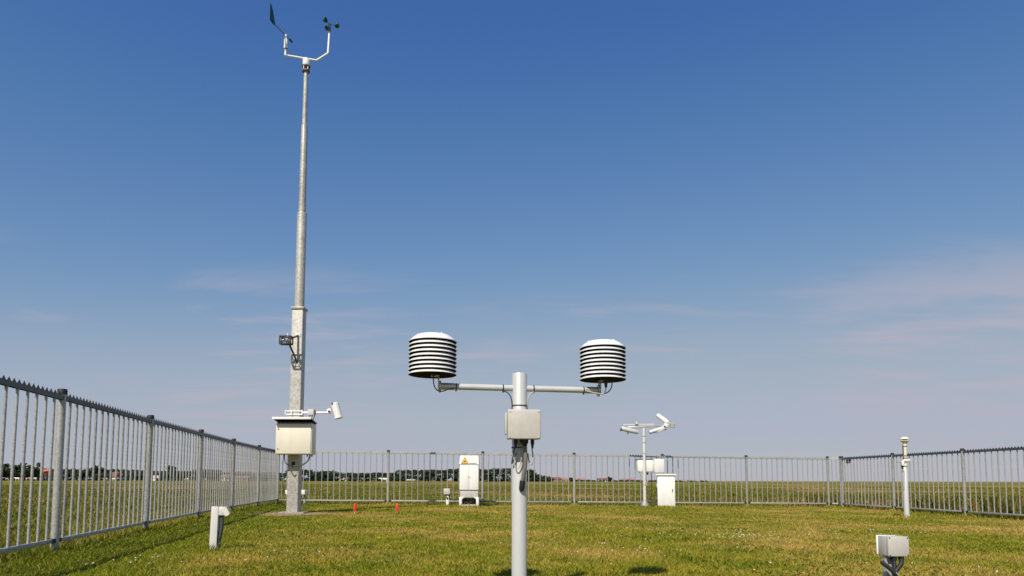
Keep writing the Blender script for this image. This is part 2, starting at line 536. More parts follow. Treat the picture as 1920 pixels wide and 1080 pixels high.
def blades(name, x, y, z, h, w, lean, mat, curve=0.5):
    """one pointed, bent blade per point: base pair, middle pair, tip"""
    n = len(x)
    a = RNG.random(n) * 2 * np.pi          # facing
    b = RNG.random(n) * 2 * np.pi          # leaning
    dx, dy = np.cos(a) * w * 0.5, np.sin(a) * w * 0.5
    L = h * lean
    lx, ly = np.cos(b) * L, np.sin(b) * L
    V = np.zeros((n, 5, 3), np.float32)
    V[:, 0] = np.stack([x - dx, y - dy, z - 0.004], 1)
    V[:, 1] = np.stack([x + dx, y + dy, z - 0.004], 1)
    mx, my, mz = x + lx * 0.35, y + ly * 0.35, z + h * 0.58
    V[:, 2] = np.stack([mx + dx * 0.8, my + dy * 0.8, mz], 1)
    V[:, 3] = np.stack([mx - dx * 0.8, my - dy * 0.8, mz], 1)
    V[:, 4] = np.stack([x + lx, y + ly, z + h], 1)
    base = (np.arange(n) * 5)[:, None]
    quads = base + np.array([[0, 1, 2, 3]])
    tris = base + np.array([[3, 2, 4]])
    loops = np.concatenate([quads, tris], 1).astype(np.int32).ravel()
    starts = (np.arange(n)[:, None] * 7 + np.array([[0, 4]])).astype(np.int32).ravel()
    me = bpy.data.meshes.new(name)
    me.vertices.add(n * 5); me.vertices.foreach_set('co', V.ravel())
    me.loops.add(len(loops)); me.loops.foreach_set('vertex_index', loops)
    me.polygons.add(n * 2); me.polygons.foreach_set('loop_start', starts)
    me.update(calc_edges=True); me.validate()
    at_ = me.attributes.new('rnd', 'FLOAT', 'POINT')
    at_.data.foreach_set('value', np.repeat(RNG.random(n).astype(np.float32), 5))
    me.materials.append(mat)
    return link(name, me)


# lawn grass: closer blades where the lawn is near
MAST = (-4.41, 13.9)


def lawn_points(n, r0, r1):
    r = np.exp(RNG.random(n) * math.log(r1 / r0) + math.log(r0)); a = (RNG.random(n) - 0.5) * R(104)
    x, y = r * np.sin(a), r * np.cos(a)
    k = inside(x, y, -0.02)
    x, y = x[k], y[k]
    d = np.hypot((x - MAST[0] - 0.1) / 1.15, (y - MAST[1] + 0.30))
    d = d * (1 + 0.35 * (value_noise(x, y, 3.0, 41) - 0.5))
    bare = np.exp(-(d / 0.72) ** 6)
    bare = np.maximum(bare, np.exp(-(np.hypot((x - 3.08), (y - 4.95) / 1.0) / 0.16) ** 2))
    k = RNG.random(len(x)) > bare * 0.95
    return x[k], y[k]


x, y = lawn_points(520000, 3.6, 23)
r = np.hypot(x, y)
pn = value_noise(x, y, 0.9, 3) * 0.6 + value_noise(x, y, 3.1, 4) * 0.4
h = (0.013 + 0.019 * RNG.random(len(x))) * (0.5 + 1.0 * pn)
# longer uncut grass along the foot of the fences
edge = np.minimum(np.minimum(x - np.interp(y, LY, LX), np.interp(y, RY, RX) - x), np.interp(x, BX_, BY_) - y)
h *= 1 + 1.3 * np.exp(-(edge / 0.14) ** 2)
o = blades('lawn_grass', x, y, ground_np(x, y), h, 0.0022 + 0.00045 * r, 0.5 + 0.9 * RNG.random(len(x)), M['lawn_blade'])
tag(o, 'short mown green and straw coloured grass covering the enclosure', 'grass', kind='stuff')

# longer tufts the mower missed round posts and stands
bases = [(PX0, PY0, 0.06) for (PX0, PY0) in ((0.044, 4.03), (-2.905, 6.71), (2.54, 4.66), (8.275, 14.40), (-1.73, 18.30), (-3.09, 13.55), (-2.285, 13.69))]
bases += [(-1.125 + dx, 18.0, 0.12) for dx in (-0.2, 0.0, 0.2)] + [(4.27 + dx, 18.74, 0.12) for dx in (-0.2, 0, 0.2)] + [(3.71 + dx, 18.95, 0.16) for dx in (-0.25, 0.25)]
bases += [(px_, py_, 0.07) for (px_, py_) in LEFT + RIGHT + BACK]
tx = np.concatenate([RNG.normal(b[0], b[2], 170) for b in bases]); ty = np.concatenate([RNG.normal(b[1], b[2], 170) for b in bases])
o = blades('grass_tufts', tx, ty, ground_np(tx, ty), 0.03 + 0.065 * RNG.random(len(tx)) ** 1.5, 0.003 + 0.0005 * np.hypot(tx, ty), 0.3 + 0.6 * RNG.random(len(tx)), M['lawn_blade'])
tag(o, 'longer grass tufts round the feet of the posts and cabinets', 'grass', kind='stuff')

# broad-leaved weeds in the turf, in loose colonies
x, y = lawn_points(60000, 3.6, 21)
k = (value_noise(x, y, 0.7, 31) * 0.6 + value_noise(x, y, 2.3, 32) * 0.4) > 0.60
x, y = x[k], y[k]
o = blades('lawn_weeds', x, y, ground_np(x, y) + 0.004, 0.012 + 0.022 * RNG.random(len(x)), 0.010 + 0.0006 * np.hypot(x, y), 1.0 + 1.0 * RNG.random(len(x)), M['lawn_weed'])
tag(o, 'colonies of broad-leaved clover and plantain in the mown lawn', 'weeds', kind='stuff')

# rough grass outside the fence
n = 300000
r = np.exp(RNG.random(n) * math.log(110 / 4.5) + math.log(4.5)); a = (RNG.random(n) - 0.5) * R(108)
x, y = r * np.sin(a), r * np.cos(a)
k = ~inside(x, y, 0.03); x, y, r = x[k], y[k], r[k]
pn = value_noise(x, y, 0.35, 8) * 0.6 + value_noise(x, y, 1.3, 9) * 0.4
rightness = 1 / (1 + np.exp(-(x - 4.5) / 1.5))
h = (0.035 + 0.06 * RNG.random(len(x))) * (0.4 + 1.0 * pn) * (1 + 0.6 * rightness * (r < 45))
o = blades('rough_grass', x, y, ground_np(x, y) - 0.012, h, 0.003 + 0.00075 * r, 0.3 + 0.7 * RNG.random(len(x)), M['field_blade'])
tag(o, 'rough unmown grass of the pasture outside the enclosure fence', 'grass', kind='stuff')

# tall weeds beyond the right-hand fence and the right part of the back fence
n = 45000
r = np.exp(RNG.random(n) * math.log(42 / 11) + math.log(11)); a = R(3) + RNG.random(n) * R(52)
x, y = r * np.sin(a), r * np.cos(a)
k = ~inside(x, y, 0.12); x, y, r = x[k], y[k], r[k]
pn = value_noise(x, y, 0.55, 21) * 0.55 + value_noise(x, y, 1.7, 22) * 0.45
w8 = np.clip((x - 3.0) / 8, 0, 1) * np.clip((34 - y) / 12, 0, 1)
k = RNG.random(len(x)) < np.clip((pn - 0.42) * 4.0, 0, 1) * (0.10 + 0.90 * w8)
x, y, r, pn, w8 = x[k], y[k], r[k], pn[k], w8[k]
h = (0.10 + 0.42 * RNG.random(len(x)) ** 2.0) * (0.2 + 1.1 * pn) * (0.5 + 0.5 * w8)
o = blades('tall_weeds', x, y, ground_np(x, y) - 0.012, h, 0.009 + 0.0011 * r, 0.25 + 0.6 * RNG.random(len(x)), M['weed'])
tag(o, 'knee-high dark green weeds and dock growing beyond the right-hand fence', 'weeds', kind='stuff')


# flowers: many tiny heads, one mass of each colour
def heads(name, pts, rad, mat):
    n = len(pts)
    bm0 = B(); bmesh.ops.create_icosphere(bm0, subdivisions=1, radius=1.0)
    bv = np.array([v.co[:] for v in bm0.verts]); bf = np.array([[v.index for v in f.verts] for f in bm0.faces]); bm0.free()
    pts = np.asarray(pts)
    rr = rad * (0.7 + 0.6 * RNG.random(n))
    V = pts[:, None, :] + bv[None] * rr[:, None, None] * np.array([1, 1, 0.75])
    F = (np.arange(n) * len(bv))[:, None, None] + bf[None]
    me = bpy.data.meshes.new(name); me.from_pydata(V.reshape(-1, 3).tolist(), [], F.reshape(-1, 3).tolist())
    me.materials.append(mat); me.shade_smooth()
    return link(name, me)


M['clover'] = paint('clover_white', (0.74, 0.72, 0.60), 0.8, 0.3, 200)
M['dandelion'] = paint('dandelion_yellow', (0.75, 0.50, 0.02), 0.8, 0.2, 200)
cl = []
for (cx, cy, sx, sy, n) in [(2.9, 8.6, 0.55, 0.45, 90), (-2.95, 5.55, 0.42, 0.28, 26), (4.6, 9.4, 1.6, 0.7, 60), (1.3, 6.6, 0.9, 0.8, 34), (3.4, 5.6, 0.9, 0.7, 26), (-2.0, 6.1, 0.9, 0.5, 16), (2.0, 8.8, 1.2, 1.0, 30), (0.3, 11, 5, 3.4, 90), (-0.5, 7.0, 2.2, 1.2, 16)]:
    for _ in range(int(n * 0.6)):
        x, y = random.gauss(cx, sx * 0.6), random.gauss(cy, sy * 0.6)
        if inside(np.array([x]), np.array([y]), -0.1)[0]: cl.append((x, y, ground(x, y) + random.uniform(0.035, 0.065)))
o = heads('clover_flowers', cl, 0.0075, M['clover'])
tag(o, 'small white clover heads dotted over the mown lawn', 'flowers', kind='stuff')
dn = []
for _ in range(60):
    y = random.uniform(5.0, 19); x = random.uniform(-0.42, 0.6) * y
    if inside(np.array([x]), np.array([y]), -0.1)[0]: dn.append((x, y, ground(x, y) + random.uniform(0.04, 0.07)))
for _ in range(70):
    x, y = random.gauss(10.75, 0.45), random.gauss(16.6, 1.5)
    if not inside(np.array([x]), np.array([y]), 0.1)[0]: dn.append((x, y, ground(x, y) + random.uniform(0.1, 0.42)))
o = heads('yellow_flowers', dn, 0.009, M['dandelion'])
tag(o, 'tiny yellow dandelion and ragwort flowers in the grass', 'flowers', kind='stuff')


# ------------------------------------------------------------------ fences
FH = 1.52


def bar_mesh(h):
    return mesh_of(cyl(B(), (0, 0, 0), (0, 0, h), 0.0125, None, 10), 'bar', 'galv')


me_bar = bar_mesh(1.30)
me_post = mesh_of(cyl(B(), (0, 0, -0.25), (0, 0, FH - 0.035), 0.035, None, 24), 'post', 'galv')
me_cap = mesh_of(lathe(B(), [(0, -0.016), (0.042, -0.016), (0.042, 0.026), (0.036, 0.036), (0, 0.038)], 24, close=False), 'cap', 'black')
me_clamp = mesh_of(bx(B(), (0.075, 0.034, 0.036), bevel=0.004), 'clamp', 'black')


def top_rail_mesh(L, mat):
    bm = B()                                   # an upturned channel, open below
    bx(bm, (L, 0.036, 0.005), (L / 2, 0, 0.0165))
    bx(bm, (L, 0.005, 0.038), (L / 2, -0.0205, 0))
    bx(bm, (L, 0.005, 0.038), (L / 2, 0.0205, 0))
    return mesh_of(bm, 'top_rail', mat)


def spikes_mesh(L, nb, mat):
    bm = B(); n = nb * 2 + 2; p = L / n
    bx(bm, (L - 0.01, 0.006, 0.010), (L / 2, 0, 0.0245))
    for i in range(n):
        x = (i + 0.5) * p
        b0 = [bm.verts.new(v) for v in ((x - 0.030, -0.003, 0.0285), (x + 0.030, -0.003, 0.0285), (x, -0.0012, 0.062))]
        b1 = [bm.verts.new(v) for v in ((x - 0.030, 0.003, 0.0285), (x + 0.030, 0.003, 0.0285), (x, 0.0012, 0.062))]
        bm.faces.new(b0); bm.faces.new(b1[::-1])
        for q in range(3): bm.faces.new((b0[q], b1[q], b1[(q + 1) % 3], b0[(q + 1) % 3]))
    return mesh_of(bm, 'spike_strip', mat)


def bottom_rail_mesh(L):
    return mesh_of(bx(B(), (L, 0.036, 0.036), (L / 2, 0, 0), None, 0.003), 'bottom_rail', 'galv')


rail_cache = {}


def fence(name, label, pts, nbars, rail='galv_dark'):
    x0, y0 = pts[0]
    root = thing(name, label, 'fence', at(x0, y0))
    z0 = ground(x0, y0)
    loc = lambda x, y, z: (x - x0, y - y0, z - z0)
    ends = []
    for i, (x, y) in enumerate(pts):
        z = ground(x, y)
        tilt = (random.uniform(-0.004, 0.004), random.uniform(-0.004, 0.004), random.uniform(0, 6))
        p = link('post', me_post, root, loc(x, y, z), tilt)
        link('cap', me_cap, p, (0, 0, FH - 0.035))
    for i in range(len(pts) - 1):
        a, b = Vector((*pts[i], 0)), Vector((*pts[i + 1], 0))
        d = b - a; L = d.length; ang = math.atan2(d.y, d.x)
        za, zb = ground(a.x, a.y), ground(b.x, b.y)
        pitch = -math.atan2(zb - za, L)
        nb = nbars if L > 1.0 else 2
        Lr = round(L - 0.074, 2)
        if (Lr, nb, rail) not in rail_cache: rail_cache[(Lr, nb, rail)] = (top_rail_mesh(Lr, rail), spikes_mesh(Lr, nb, rail), bottom_rail_mesh(Lr))
        mt, ms, mb = rail_cache[(Lr, nb, rail)]
        st = a + d.normalized() * 0.037
        rot = (0, pitch, ang)
        tr = link('top_rail', mt, root, loc(st.x, st.y, za + 1.435), rot)
        link('spike_strip', ms, tr)
        link('bottom_rail', mb, root, loc(st.x, st.y, za + 0.105), rot)
        for (q, off) in ((a, 0.055), (b, -0.055)):
            c = q + d.normalized() * off; zc_ = ground(c.x, c.y)
            for zz in (1.432, 0.105): link('clamp', me_clamp, root, loc(c.x, c.y, zc_ + zz + 0.001), rot).scale = (1, 1.35, 1.12)
        for k in range(nb):
            t = (k + 1) / (nb + 1); c = a + d * t
            zz = za + (zb - za) * t
            bo = link('bar', me_bar, root, loc(c.x, c.y, zz + 0.118), (random.uniform(-0.003, 0.003), random.uniform(-0.003, 0.003), 0))
    return root


fence('spiked_fence', 'tall spiked steel bar fence running away along the left side of the lawn', LEFT + [BACK[0]], 15)
fence('spiked_fence', 'spiked steel bar fence across the back of the lawn behind the instruments', BACK + [RIGHT[0]], 15, 'galv')
fence('spiked_fence', 'spiked steel bar fence on the right behind the slim mushroom-capped post', [(9.852, 20.42)] + RIGHT[1:], 14)
t = thing('fence_plate', 'small dark double plate hanging under the rail near the back right fence corner', 'plate', (9.90, 20.05, 1.25))
box('plate', (0.075, 0.012, 0.16), (-0.045, -0.03, 0.06), 'rust', t, 0.002)
box('plate', (0.075, 0.012, 0.16), (0.045, -0.03, 0.06), 'rust', t, 0.002)
box('bracket', (0.19, 0.008, 0.025), (0, -0.02, 0.142), 'galv_dark', t, 0.001)
t.rotation_euler = (0, 0, R(-60))

# ------------------------------------------------------------------ instrument post in the foreground
PX, PY = 0.044, 4.03
ARM = R(10)
post = thing('instrument_post', 'pale grey T-shaped post with two side arms in the foreground', 'post', at(PX, PY), ARM)
bm = lathe(B(), [(0, -0.3), (0.0445, -0.3), (0.0445, 1.330), (0.042, 1.3355), (0, 1.3355)], 40, close=False)
part('pole', bm, 'post_white', post)
for s, L in ((-1, 0.463), (1, 0.478)):
    bm = cyl(B(), (s * 0.040, 0, 1.247), (s * L, 0, 1.247), 0.0185, None, 24)
    arm = part('arm', bm, 'post_white', post)
    # short aluminium sleeve and end plate that carries the shield
    rod('sleeve', (s * (L - 0.075), 0, 1.247), (s * (L + 0.004), 0, 1.247), 0.0205, 'alu', arm, None, 24, 0.002)
    bm = lathe(B(), [(0, -0.005), (0.034, -0.005), (0.0355, -0.003), (0.0355, 0.003), (0.034, 0.005), (0, 0.005)], 32, Matrix.Translation((s * (L + 0.009), 0, 1.245)) @ Matrix.Rotation(R(90), 4, 'Y'), close=False)
    part('end_plate', bm, 'alu', arm)
    bm = B(); bx(bm, (0.006, 0.05, 0.085), (s * (L + 0.017), 0, 1.268), None, 0.001); bx(bm, (0.045, 0.05, 0.006), (s * (L + 0.038), 0, 1.3075), None, 0.001)
    part('shield_bracket', bm, 'alu', arm)
    for xx in ((0.10, L - 0.085) if s < 0 else (0.085, L - 0.085)):
        bm = lathe(B(), [(0.0187, -0.003), (0.0212, -0.003), (0.0212, 0.003), (0.0187, 0.003)], 24, Matrix.Translation((s * xx, 0, 1.247)) @ Matrix.Rotation(R(90), 4, 'Y'))
        bx(bm, (0.007, 0.008, 0.012), (s * xx, -0.006, 1.2245))
        part('cable_tie', bm, 'black', arm)
for z in (1.142, 0.893):
    bm = lathe(B(), [(0.0447, -0.003), (0.0468, -0.003), (0.0468, 0.003), (0.0447, 0.003)], 32, Matrix.Translation((0, 0, z)))
    bx(bm, (0.008, 0.008, 0.008), (-0.045, -0.012, z))
    part('cable_tie', bm, 'black', post)
part('cable', tube(B(), [(-0.10, -0.012, 1.226), (-0.075, -0.014, 1.218), (-0.055, -0.016, 1.19), (-0.0475, -0.014, 1.15), (-0.0475, -0.012, 1.10)], 0.0035), 'cable', post)
part('cable', tube(B(), [(0.085, -0.010, 1.226), (0.066, -0.012, 1.215), (0.052, -0.012, 1.19), (0.0475, -0.010, 1.15), (0.0475, -0.008, 1.10)], 0.004), 'cable_light', post)
# loops of spare cable below the box
part('cable', tube(B(), [(-0.026, -0.062, 0.925), (-0.040, -0.062, 0.89), (-0.047, -0.050, 0.84), (-0.052, -0.040, 0.80), (-0.044, -0.052, 0.815), (-0.030, -0.062, 0.86)], 0.004), 'cable', post)
part('cable', tube(B(), [(-0.032, -0.060, 0.93), (-0.036, -0.060, 0.85), (-0.040, -0.062, 0.79), (-0.024, -0.064, 0.768), (-0.006, -0.066, 0.80), (0.002, -0.068, 0.86), (0.004, -0.07, 0.92)], 0.0032), 'cable_light', post)
part('cable', tube(B(), [(0.062, -0.070, 0.885), (0.066, -0.072, 0.84), (0.062, -0.070, 0.80), (0.054, -0.060, 0.795), (0.047, -0.045, 0.82), (0.043, -0.040, 0.86)], 0.004), 'cable_light', post)
hs = part('hose', tube(B(), [(0.014, -0.080, 0.93), (0.020, -0.083, 0.86), (0.021, -0.080, 0.80), (0.014, -0.070, 0.74), (0.006, -0.058, 0.69)], 0.0115, 14), 'hose', post)
part('rubber_boot', tube(B(), [(0.0075, -0.060, 0.70), (0.006, -0.0585, 0.68), (0.004, -0.055, 0.655), (0.003, -0.05, 0.643)], [0.016, 0.017, 0.0165, 0.013], 16, False), 'black', hs)

# terminal box on the post
jb = thing('terminal_box', 'light grey terminal box strapped to the foreground T-shaped post', 'box', (PX + 0.022, PY - 0.095, 0.936), R(4))
part('body', bx(B(), (0.186, 0.075, 0.166), (0, 0.0, 0.084), None, 0.006, 0, 3), 'box_grey', jb)
lid = part('lid', bx(B(), (0.190, 0.022, 0.170), (0, -0.052, 0.084), None, 0.007, 0, 3), 'box_grey', jb)
for sx in (-1, 1):
    for sz in (-1, 1):
        rod('screw', (sx * 0.083, -0.060, 0.084 + sz * 0.073), (sx * 0.083, -0.0655, 0.084 + sz * 0.073), 0.0055, 'box_grey', lid, None, 12, 0.001)
part('mounting_plate', bx(B(), (0.012, 0.045, 0.125), (-0.101, 0.02, 0.092), None, 0.002), 'box_grey', jb)
for (gx, gy, r, l) in ((-0.045, 0.0, 0.011, 0.05), (0.0, -0.008, 0.021, 0.03), (0.012, 0.012, 0.018, 0.04), (0.052, -0.004, 0.011, 0.052)):
    bm = B(); cyl(bm, (gx, gy, 0.004), (gx, gy, -l * 0.5), r, None, 12); cyl(bm, (gx, gy, -l * 0.5), (gx, gy, -l), r * 0.8, r * 0.5, 12)
    part('cable_gland', bm, 'black', jb)


# radiation shields
def shield(name, label, loc, cable):
    Rr = 0.141
    t = thing(name, label, 'instrument', loc, random.uniform(0, 1), 'louvred shields on the foreground post')
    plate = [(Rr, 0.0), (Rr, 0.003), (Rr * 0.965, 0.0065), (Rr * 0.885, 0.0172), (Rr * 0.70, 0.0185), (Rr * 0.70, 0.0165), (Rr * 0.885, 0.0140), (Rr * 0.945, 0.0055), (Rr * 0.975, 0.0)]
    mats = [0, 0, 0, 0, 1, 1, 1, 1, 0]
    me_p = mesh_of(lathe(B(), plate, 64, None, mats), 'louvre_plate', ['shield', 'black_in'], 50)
    pitch = 0.0240
    for k in range(8):
        link('louvre_plate', me_p, t, (0, 0, k * pitch))
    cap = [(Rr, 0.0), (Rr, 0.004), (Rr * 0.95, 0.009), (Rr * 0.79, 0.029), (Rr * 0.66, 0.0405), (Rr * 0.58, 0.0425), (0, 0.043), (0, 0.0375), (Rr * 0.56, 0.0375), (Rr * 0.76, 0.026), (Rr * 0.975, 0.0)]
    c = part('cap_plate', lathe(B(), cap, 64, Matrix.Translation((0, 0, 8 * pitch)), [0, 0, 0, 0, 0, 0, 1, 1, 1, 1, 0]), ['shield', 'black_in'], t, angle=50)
    for a in (0.4, 2.5, 4.6):
        rod('stud', (0.088 * math.cos(a), 0.088 * math.sin(a), 8 * pitch + 0.034), (0.088 * math.cos(a), 0.088 * math.sin(a), 8 * pitch + 0.047), 0.004, 'shield', c, None, 10, 0.001)
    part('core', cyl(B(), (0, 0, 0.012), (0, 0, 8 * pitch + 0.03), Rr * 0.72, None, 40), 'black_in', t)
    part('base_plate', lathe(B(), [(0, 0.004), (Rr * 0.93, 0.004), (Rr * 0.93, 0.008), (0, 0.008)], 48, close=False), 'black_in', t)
    for a in (0.4, 2.5, 4.6):
        rod('spacer', (0.098 * math.cos(a), 0.098 * math.sin(a), 0.0), (0.098 * math.cos(a), 0.098 * math.sin(a), 8 * pitch), 0.006, 'black_in', t, None, 8)
    return t


def ploc(u, v, z):                                 # place on the rotated arm line
    return (PX + u * math.cos(ARM) - v * math.sin(ARM), PY + u * math.sin(ARM) + v * math.cos(ARM), z)


s1 = shield('radiation_shield', 'round white louvred shield on the left arm with one thin cable below', ploc(-0.516, 0, 1.3115), 0)
s2 = shield('radiation_shield', 'round white louvred shield on the right arm with black probe below', ploc(0.516, 0, 1.3115), 1)
# left: one gland and a thin cable looping back to the arm
iz = lambda th, u, v, z: tuple(Matrix.Rotation(ARM - th.rotation_euler[2], 3, 'Z') @ Vector((u, v, z)))
part('cable_gland', cyl(B(), iz(s1, 0.004, -0.05, 0.006), iz(s1, 0.004, -0.05, -0.014), 0.014, 0.008, 14), 'black', s1)
part('cable', tube(B(), [iz(s1, *p) for p in ((0.004, -0.05, -0.01), (0.003, -0.052, -0.04), (0.010, -0.05, -0.075), (0.03, -0.045, -0.097), (0.06, -0.04, -0.098), (0.09, -0.03, -0.085), (0.125, -0.018, -0.078))], 0.0034), 'cable', s1)
bm = B(); cyl(bm, iz(s2, 0, -0.06, 0.006), iz(s2, 0, -0.06, -0.02), 0.020, 0.017, 16); cyl(bm, iz(s2, 0, -0.06, -0.02), iz(s2, 0, -0.06, -0.055), 0.011, 0.007, 14)
part('probe', bm, 'black', s2)
part('cable_gland', cyl(B(), iz(s2, 0.040, -0.05, 0.006), iz(s2, 0.040, -0.05, -0.012), 0.013, 0.009, 14), 'black', s2)
part('cable', tube(B(), [iz(s2, *p) for p in ((0.040, -0.05, -0.01), (0.041, -0.05, -0.035), (0.030, -0.05, -0.065), (0.006, -0.048, -0.085), (-0.03, -0.042, -0.09), (-0.07, -0.03, -0.08), (-0.11, -0.02, -0.072))], 0.0034), 'cable', s2)
part('cable', tube(B(), [iz(s2, *p) for p in ((0, -0.06, -0.05), (-0.003, -0.06, -0.072), (-0.02, -0.055, -0.092), (-0.06, -0.04, -0.086), (-0.11, -0.024, -0.074))], 0.0034), 'cable_light', s2)

# ------------------------------------------------------------------ wind mast
MX, MY = MAST
mast = thing('wind_mast', 'tall stepped galvanised mast on a square foot carrying the wind instruments', 'mast', at(MX, MY))
part('square_foot', bx(B(), (0.228, 0.228, 4.30), (0, 0, 2.03), Matrix.Rotation(R(-1), 3, 'Z'), 0.012, 0, 3), 'galv_mast', mast)
bm = bx(B(), (0.275, 0.275, 0.05), (0, 0, 4.195), Matrix.Rotation(R(-1), 3, 'Z'), 0.010)
fl = part('flange', bm, 'galv_mast', mast)
part('lower_tube', lathe(B(), [(0, 4.22), (0.098, 4.22), (0.096, 6.215), (0.090, 6.245), (0, 6.25)], 32, close=False), 'galv_mast', mast)
part('middle_tube', lathe(B(), [(0, 6.24), (0.075, 6.24), (0.0655, 8.135), (0.060, 8.155), (0, 8.16)], 32, close=False), 'galv_mast', mast)
part('upper_tube', lathe(B(), [(0, 8.15), (0.052, 8.15), (0.044, 9.34), (0, 9.34)], 28, close=False), 'galv_mast', mast)
bm = lathe(B(), [(0, 9.335), (0.078, 9.335), (0.082, 9.35), (0.082, 9.372), (0.05, 9.374), (0.05, 9.44), (0.088, 9.442), (0.088, 9.468), (0, 9.47)], 28, close=False)
cp = part('coupling', bm, 'brown_metal', mast)
for a in range(5):
    an = a * 2 * math.pi / 5 + 0.5
    rod('clamp_bolt', (0.07 * math.cos(an), 0.07 * math.sin(an), 9.36), (0.07 * math.cos(an), 0.07 * math.sin(an), 9.455), 0.012, 'alu', cp, None, 10)
part('head_block', lathe(B(), [(0, 9.465), (0.072, 9.465), (0.078, 9.48), (0.072, 9.60), (0.06, 9.63), (0, 9.635)], 28, close=False), 'white', mast)
ca, sa = math.cos(ARM), math.sin(ARM)
mp_ = lambda u, z: (u * ca, u * sa, z)
part('cross_arm', tube(B(), [mp_(-0.435, 9.66), mp_(0.20, 9.62), mp_(0.215, 9.622), mp_(0.432, 9.80), mp_(0.445, 9.815), mp_(0.462, 10.30)], 0.022, 14, False), 'white', mast)
for zz, w in ((1.13, 0.30), (1.02, 0.292)):
    pass
part('cable_entry', bx(B(), (0.06, 0.035, 0.10), (0.005, -0.128, 0.985), None, 0.006), 'black', mast)
fd = tag(part('mast_foundation', bx(B(), (0.50, 0.46, 0.30), (0, 0, -0.12), Matrix.Rotation(R(3), 3, 'Z'), 0.015), 'concrete', None, at(MX, MY)), 'low concrete foundation slab under the foot of the tall mast', 'foundation')
# bare sandy soil worn round the slab
bm = B(); N = 48; vsr = []
for i in range(N):
    a = 2 * math.pi * i / N
    rr = 1 + 0.18 * math.sin(3 * a + 1) + 0.12 * math.sin(7 * a) + random.uniform(-0.08, 0.08)
    x, y = MX + 0.10 + math.cos(a) * 0.86 * rr, MY - 0.28 + math.sin(a) * 0.80 * rr
    vsr.append(bm.verts.new((x, y, ground(x, y) + 0.004)))
bm.faces.new(vsr)
M['sand'] = paint('sandy_soil', (0.40, 0.26, 0.13), 0.95, 0.5, 6, bump=0.8)
tag(part('bare_soil', bm, 'sand'), 'patch of bare sandy soil around the mast foundation', 'soil', kind='structure')

# wind vane on the left end
vx, vy = MX - 0.430 * ca, MY - 0.430 * sa
vane = thing('wind_vane', 'dark teal wind vane on a white sensor at the left end of the mast arm', 'wind vane', (vx, vy, ground(MX, MY) + 9.66))
bm = lathe(B(), [(0, 0.0), (0.024, 0.0), (0.024, 0.05), (0.02, 0.055), (0.02, 0.10), (0.026, 0.105), (0.026, 0.135), (0, 0.135)], 20, close=False)
part('stem', bm, 'white', vane)
part('collar', lathe(B(), [(0, 0.130), (0.038, 0.130), (0.038, 0.150), (0, 0.150)], 20, close=False), 'brown_metal', vane)
part('body', lathe(B(), [(0, 0.148), (0.037, 0.148), (0.039, 0.20), (0.036, 0.345), (0.024, 0.365), (0.02, 0.40), (0, 0.41)], 24, close=False), 'white', vane)
part('hub', lathe(B(), [(0, 0.405), (0.026, 0.405), (0.028, 0.44), (0.018, 0.462), (0, 0.468)], 20, close=False), 'alu', vane)
vd = Vector((-0.30, -0.95, 0)).normalized(); vz = 0.435
rod('arm', tuple(vd * -0.17 + Vector((0, 0, vz))), tuple(vd * 0.46 + Vector((0, 0, vz))), 0.009, 'brown_metal', vane, None, 12)
part('counterweight', cyl(B(), tuple(vd * -0.11 + Vector((0, 0, vz))), tuple(vd * -0.21 + Vector((0, 0, vz))), 0.024, None, 16, 0, 0.006), 'green', vane)
bm = B()
prof = [(0.36, 0.42), (0.45, 0.405), (0.545, 0.44), (0.55, 0.785), (0.53, 0.80), (0.46, 0.70)]
nrm = Vector((vd.y, -vd.x, 0)) * 0.005
f0 = [bm.verts.new(vd * u + Vector((0, 0, z)) + nrm) for u, z in prof]; f1 = [bm.verts.new(vd * u + Vector((0, 0, z)) - nrm) for u, z in prof]
bm.faces.new(f0); bm.faces.new(f1[::-1])
for i in range(len(prof)): bm.faces.new((f0[i], f1[i], f1[(i + 1) % len(prof)], f0[(i + 1) % len(prof)]))
part('fin', bm, 'teal', vane)

# cup anemometer on the right end
ax, ay = MX + 0.462 * ca, MY + 0.462 * sa
an_ = thing('cup_anemometer', 'green three-cup anemometer on the raised right end of the mast arm', 'anemometer', (ax, ay, ground(MX, MY) + 10.295))
part('body', lathe(B(), [(0, 0), (0.030, 0), (0.030, 0.04), (0.026, 0.055), (0.026, 0.115), (0, 0.12)], 20, close=False), 'brown_metal', an_)
part('hub', lathe(B(), [(0, 0.115), (0.022, 0.115), (0.024, 0.185), (0.012, 0.20), (0, 0.202)], 20, close=False), 'teal', an_)
for k in range(3):
    a = R(12) + k * 2 * math.pi / 3
    d = Vector((math.cos(a), math.sin(a), 0)); tg = Vector((-math.sin(a), math.cos(a), 0))
    c = d * 0.155 + Vector((0, 0, 0.165))
    rot = tg.to_track_quat('Z', 'Y').to_matrix().to_4x4()
    bm = lathe(B(), [(0, -0.062), (0.02, -0.052), (0.042, -0.018), (0.050, 0.012), (0.0535, 0.014), (0.0535, 0.010), (0.046, -0.02), (0.022, -0.057), (0, -0.067)], 24, Matrix.Translation(c) @ rot, close=False)
    cup = part('cup', bm, 'green', an_)
    rod('arm', (0, 0, 0.165), tuple(d * 0.12 + Vector((0, 0, 0.165))), 0.007, 'teal', cup, None, 8)

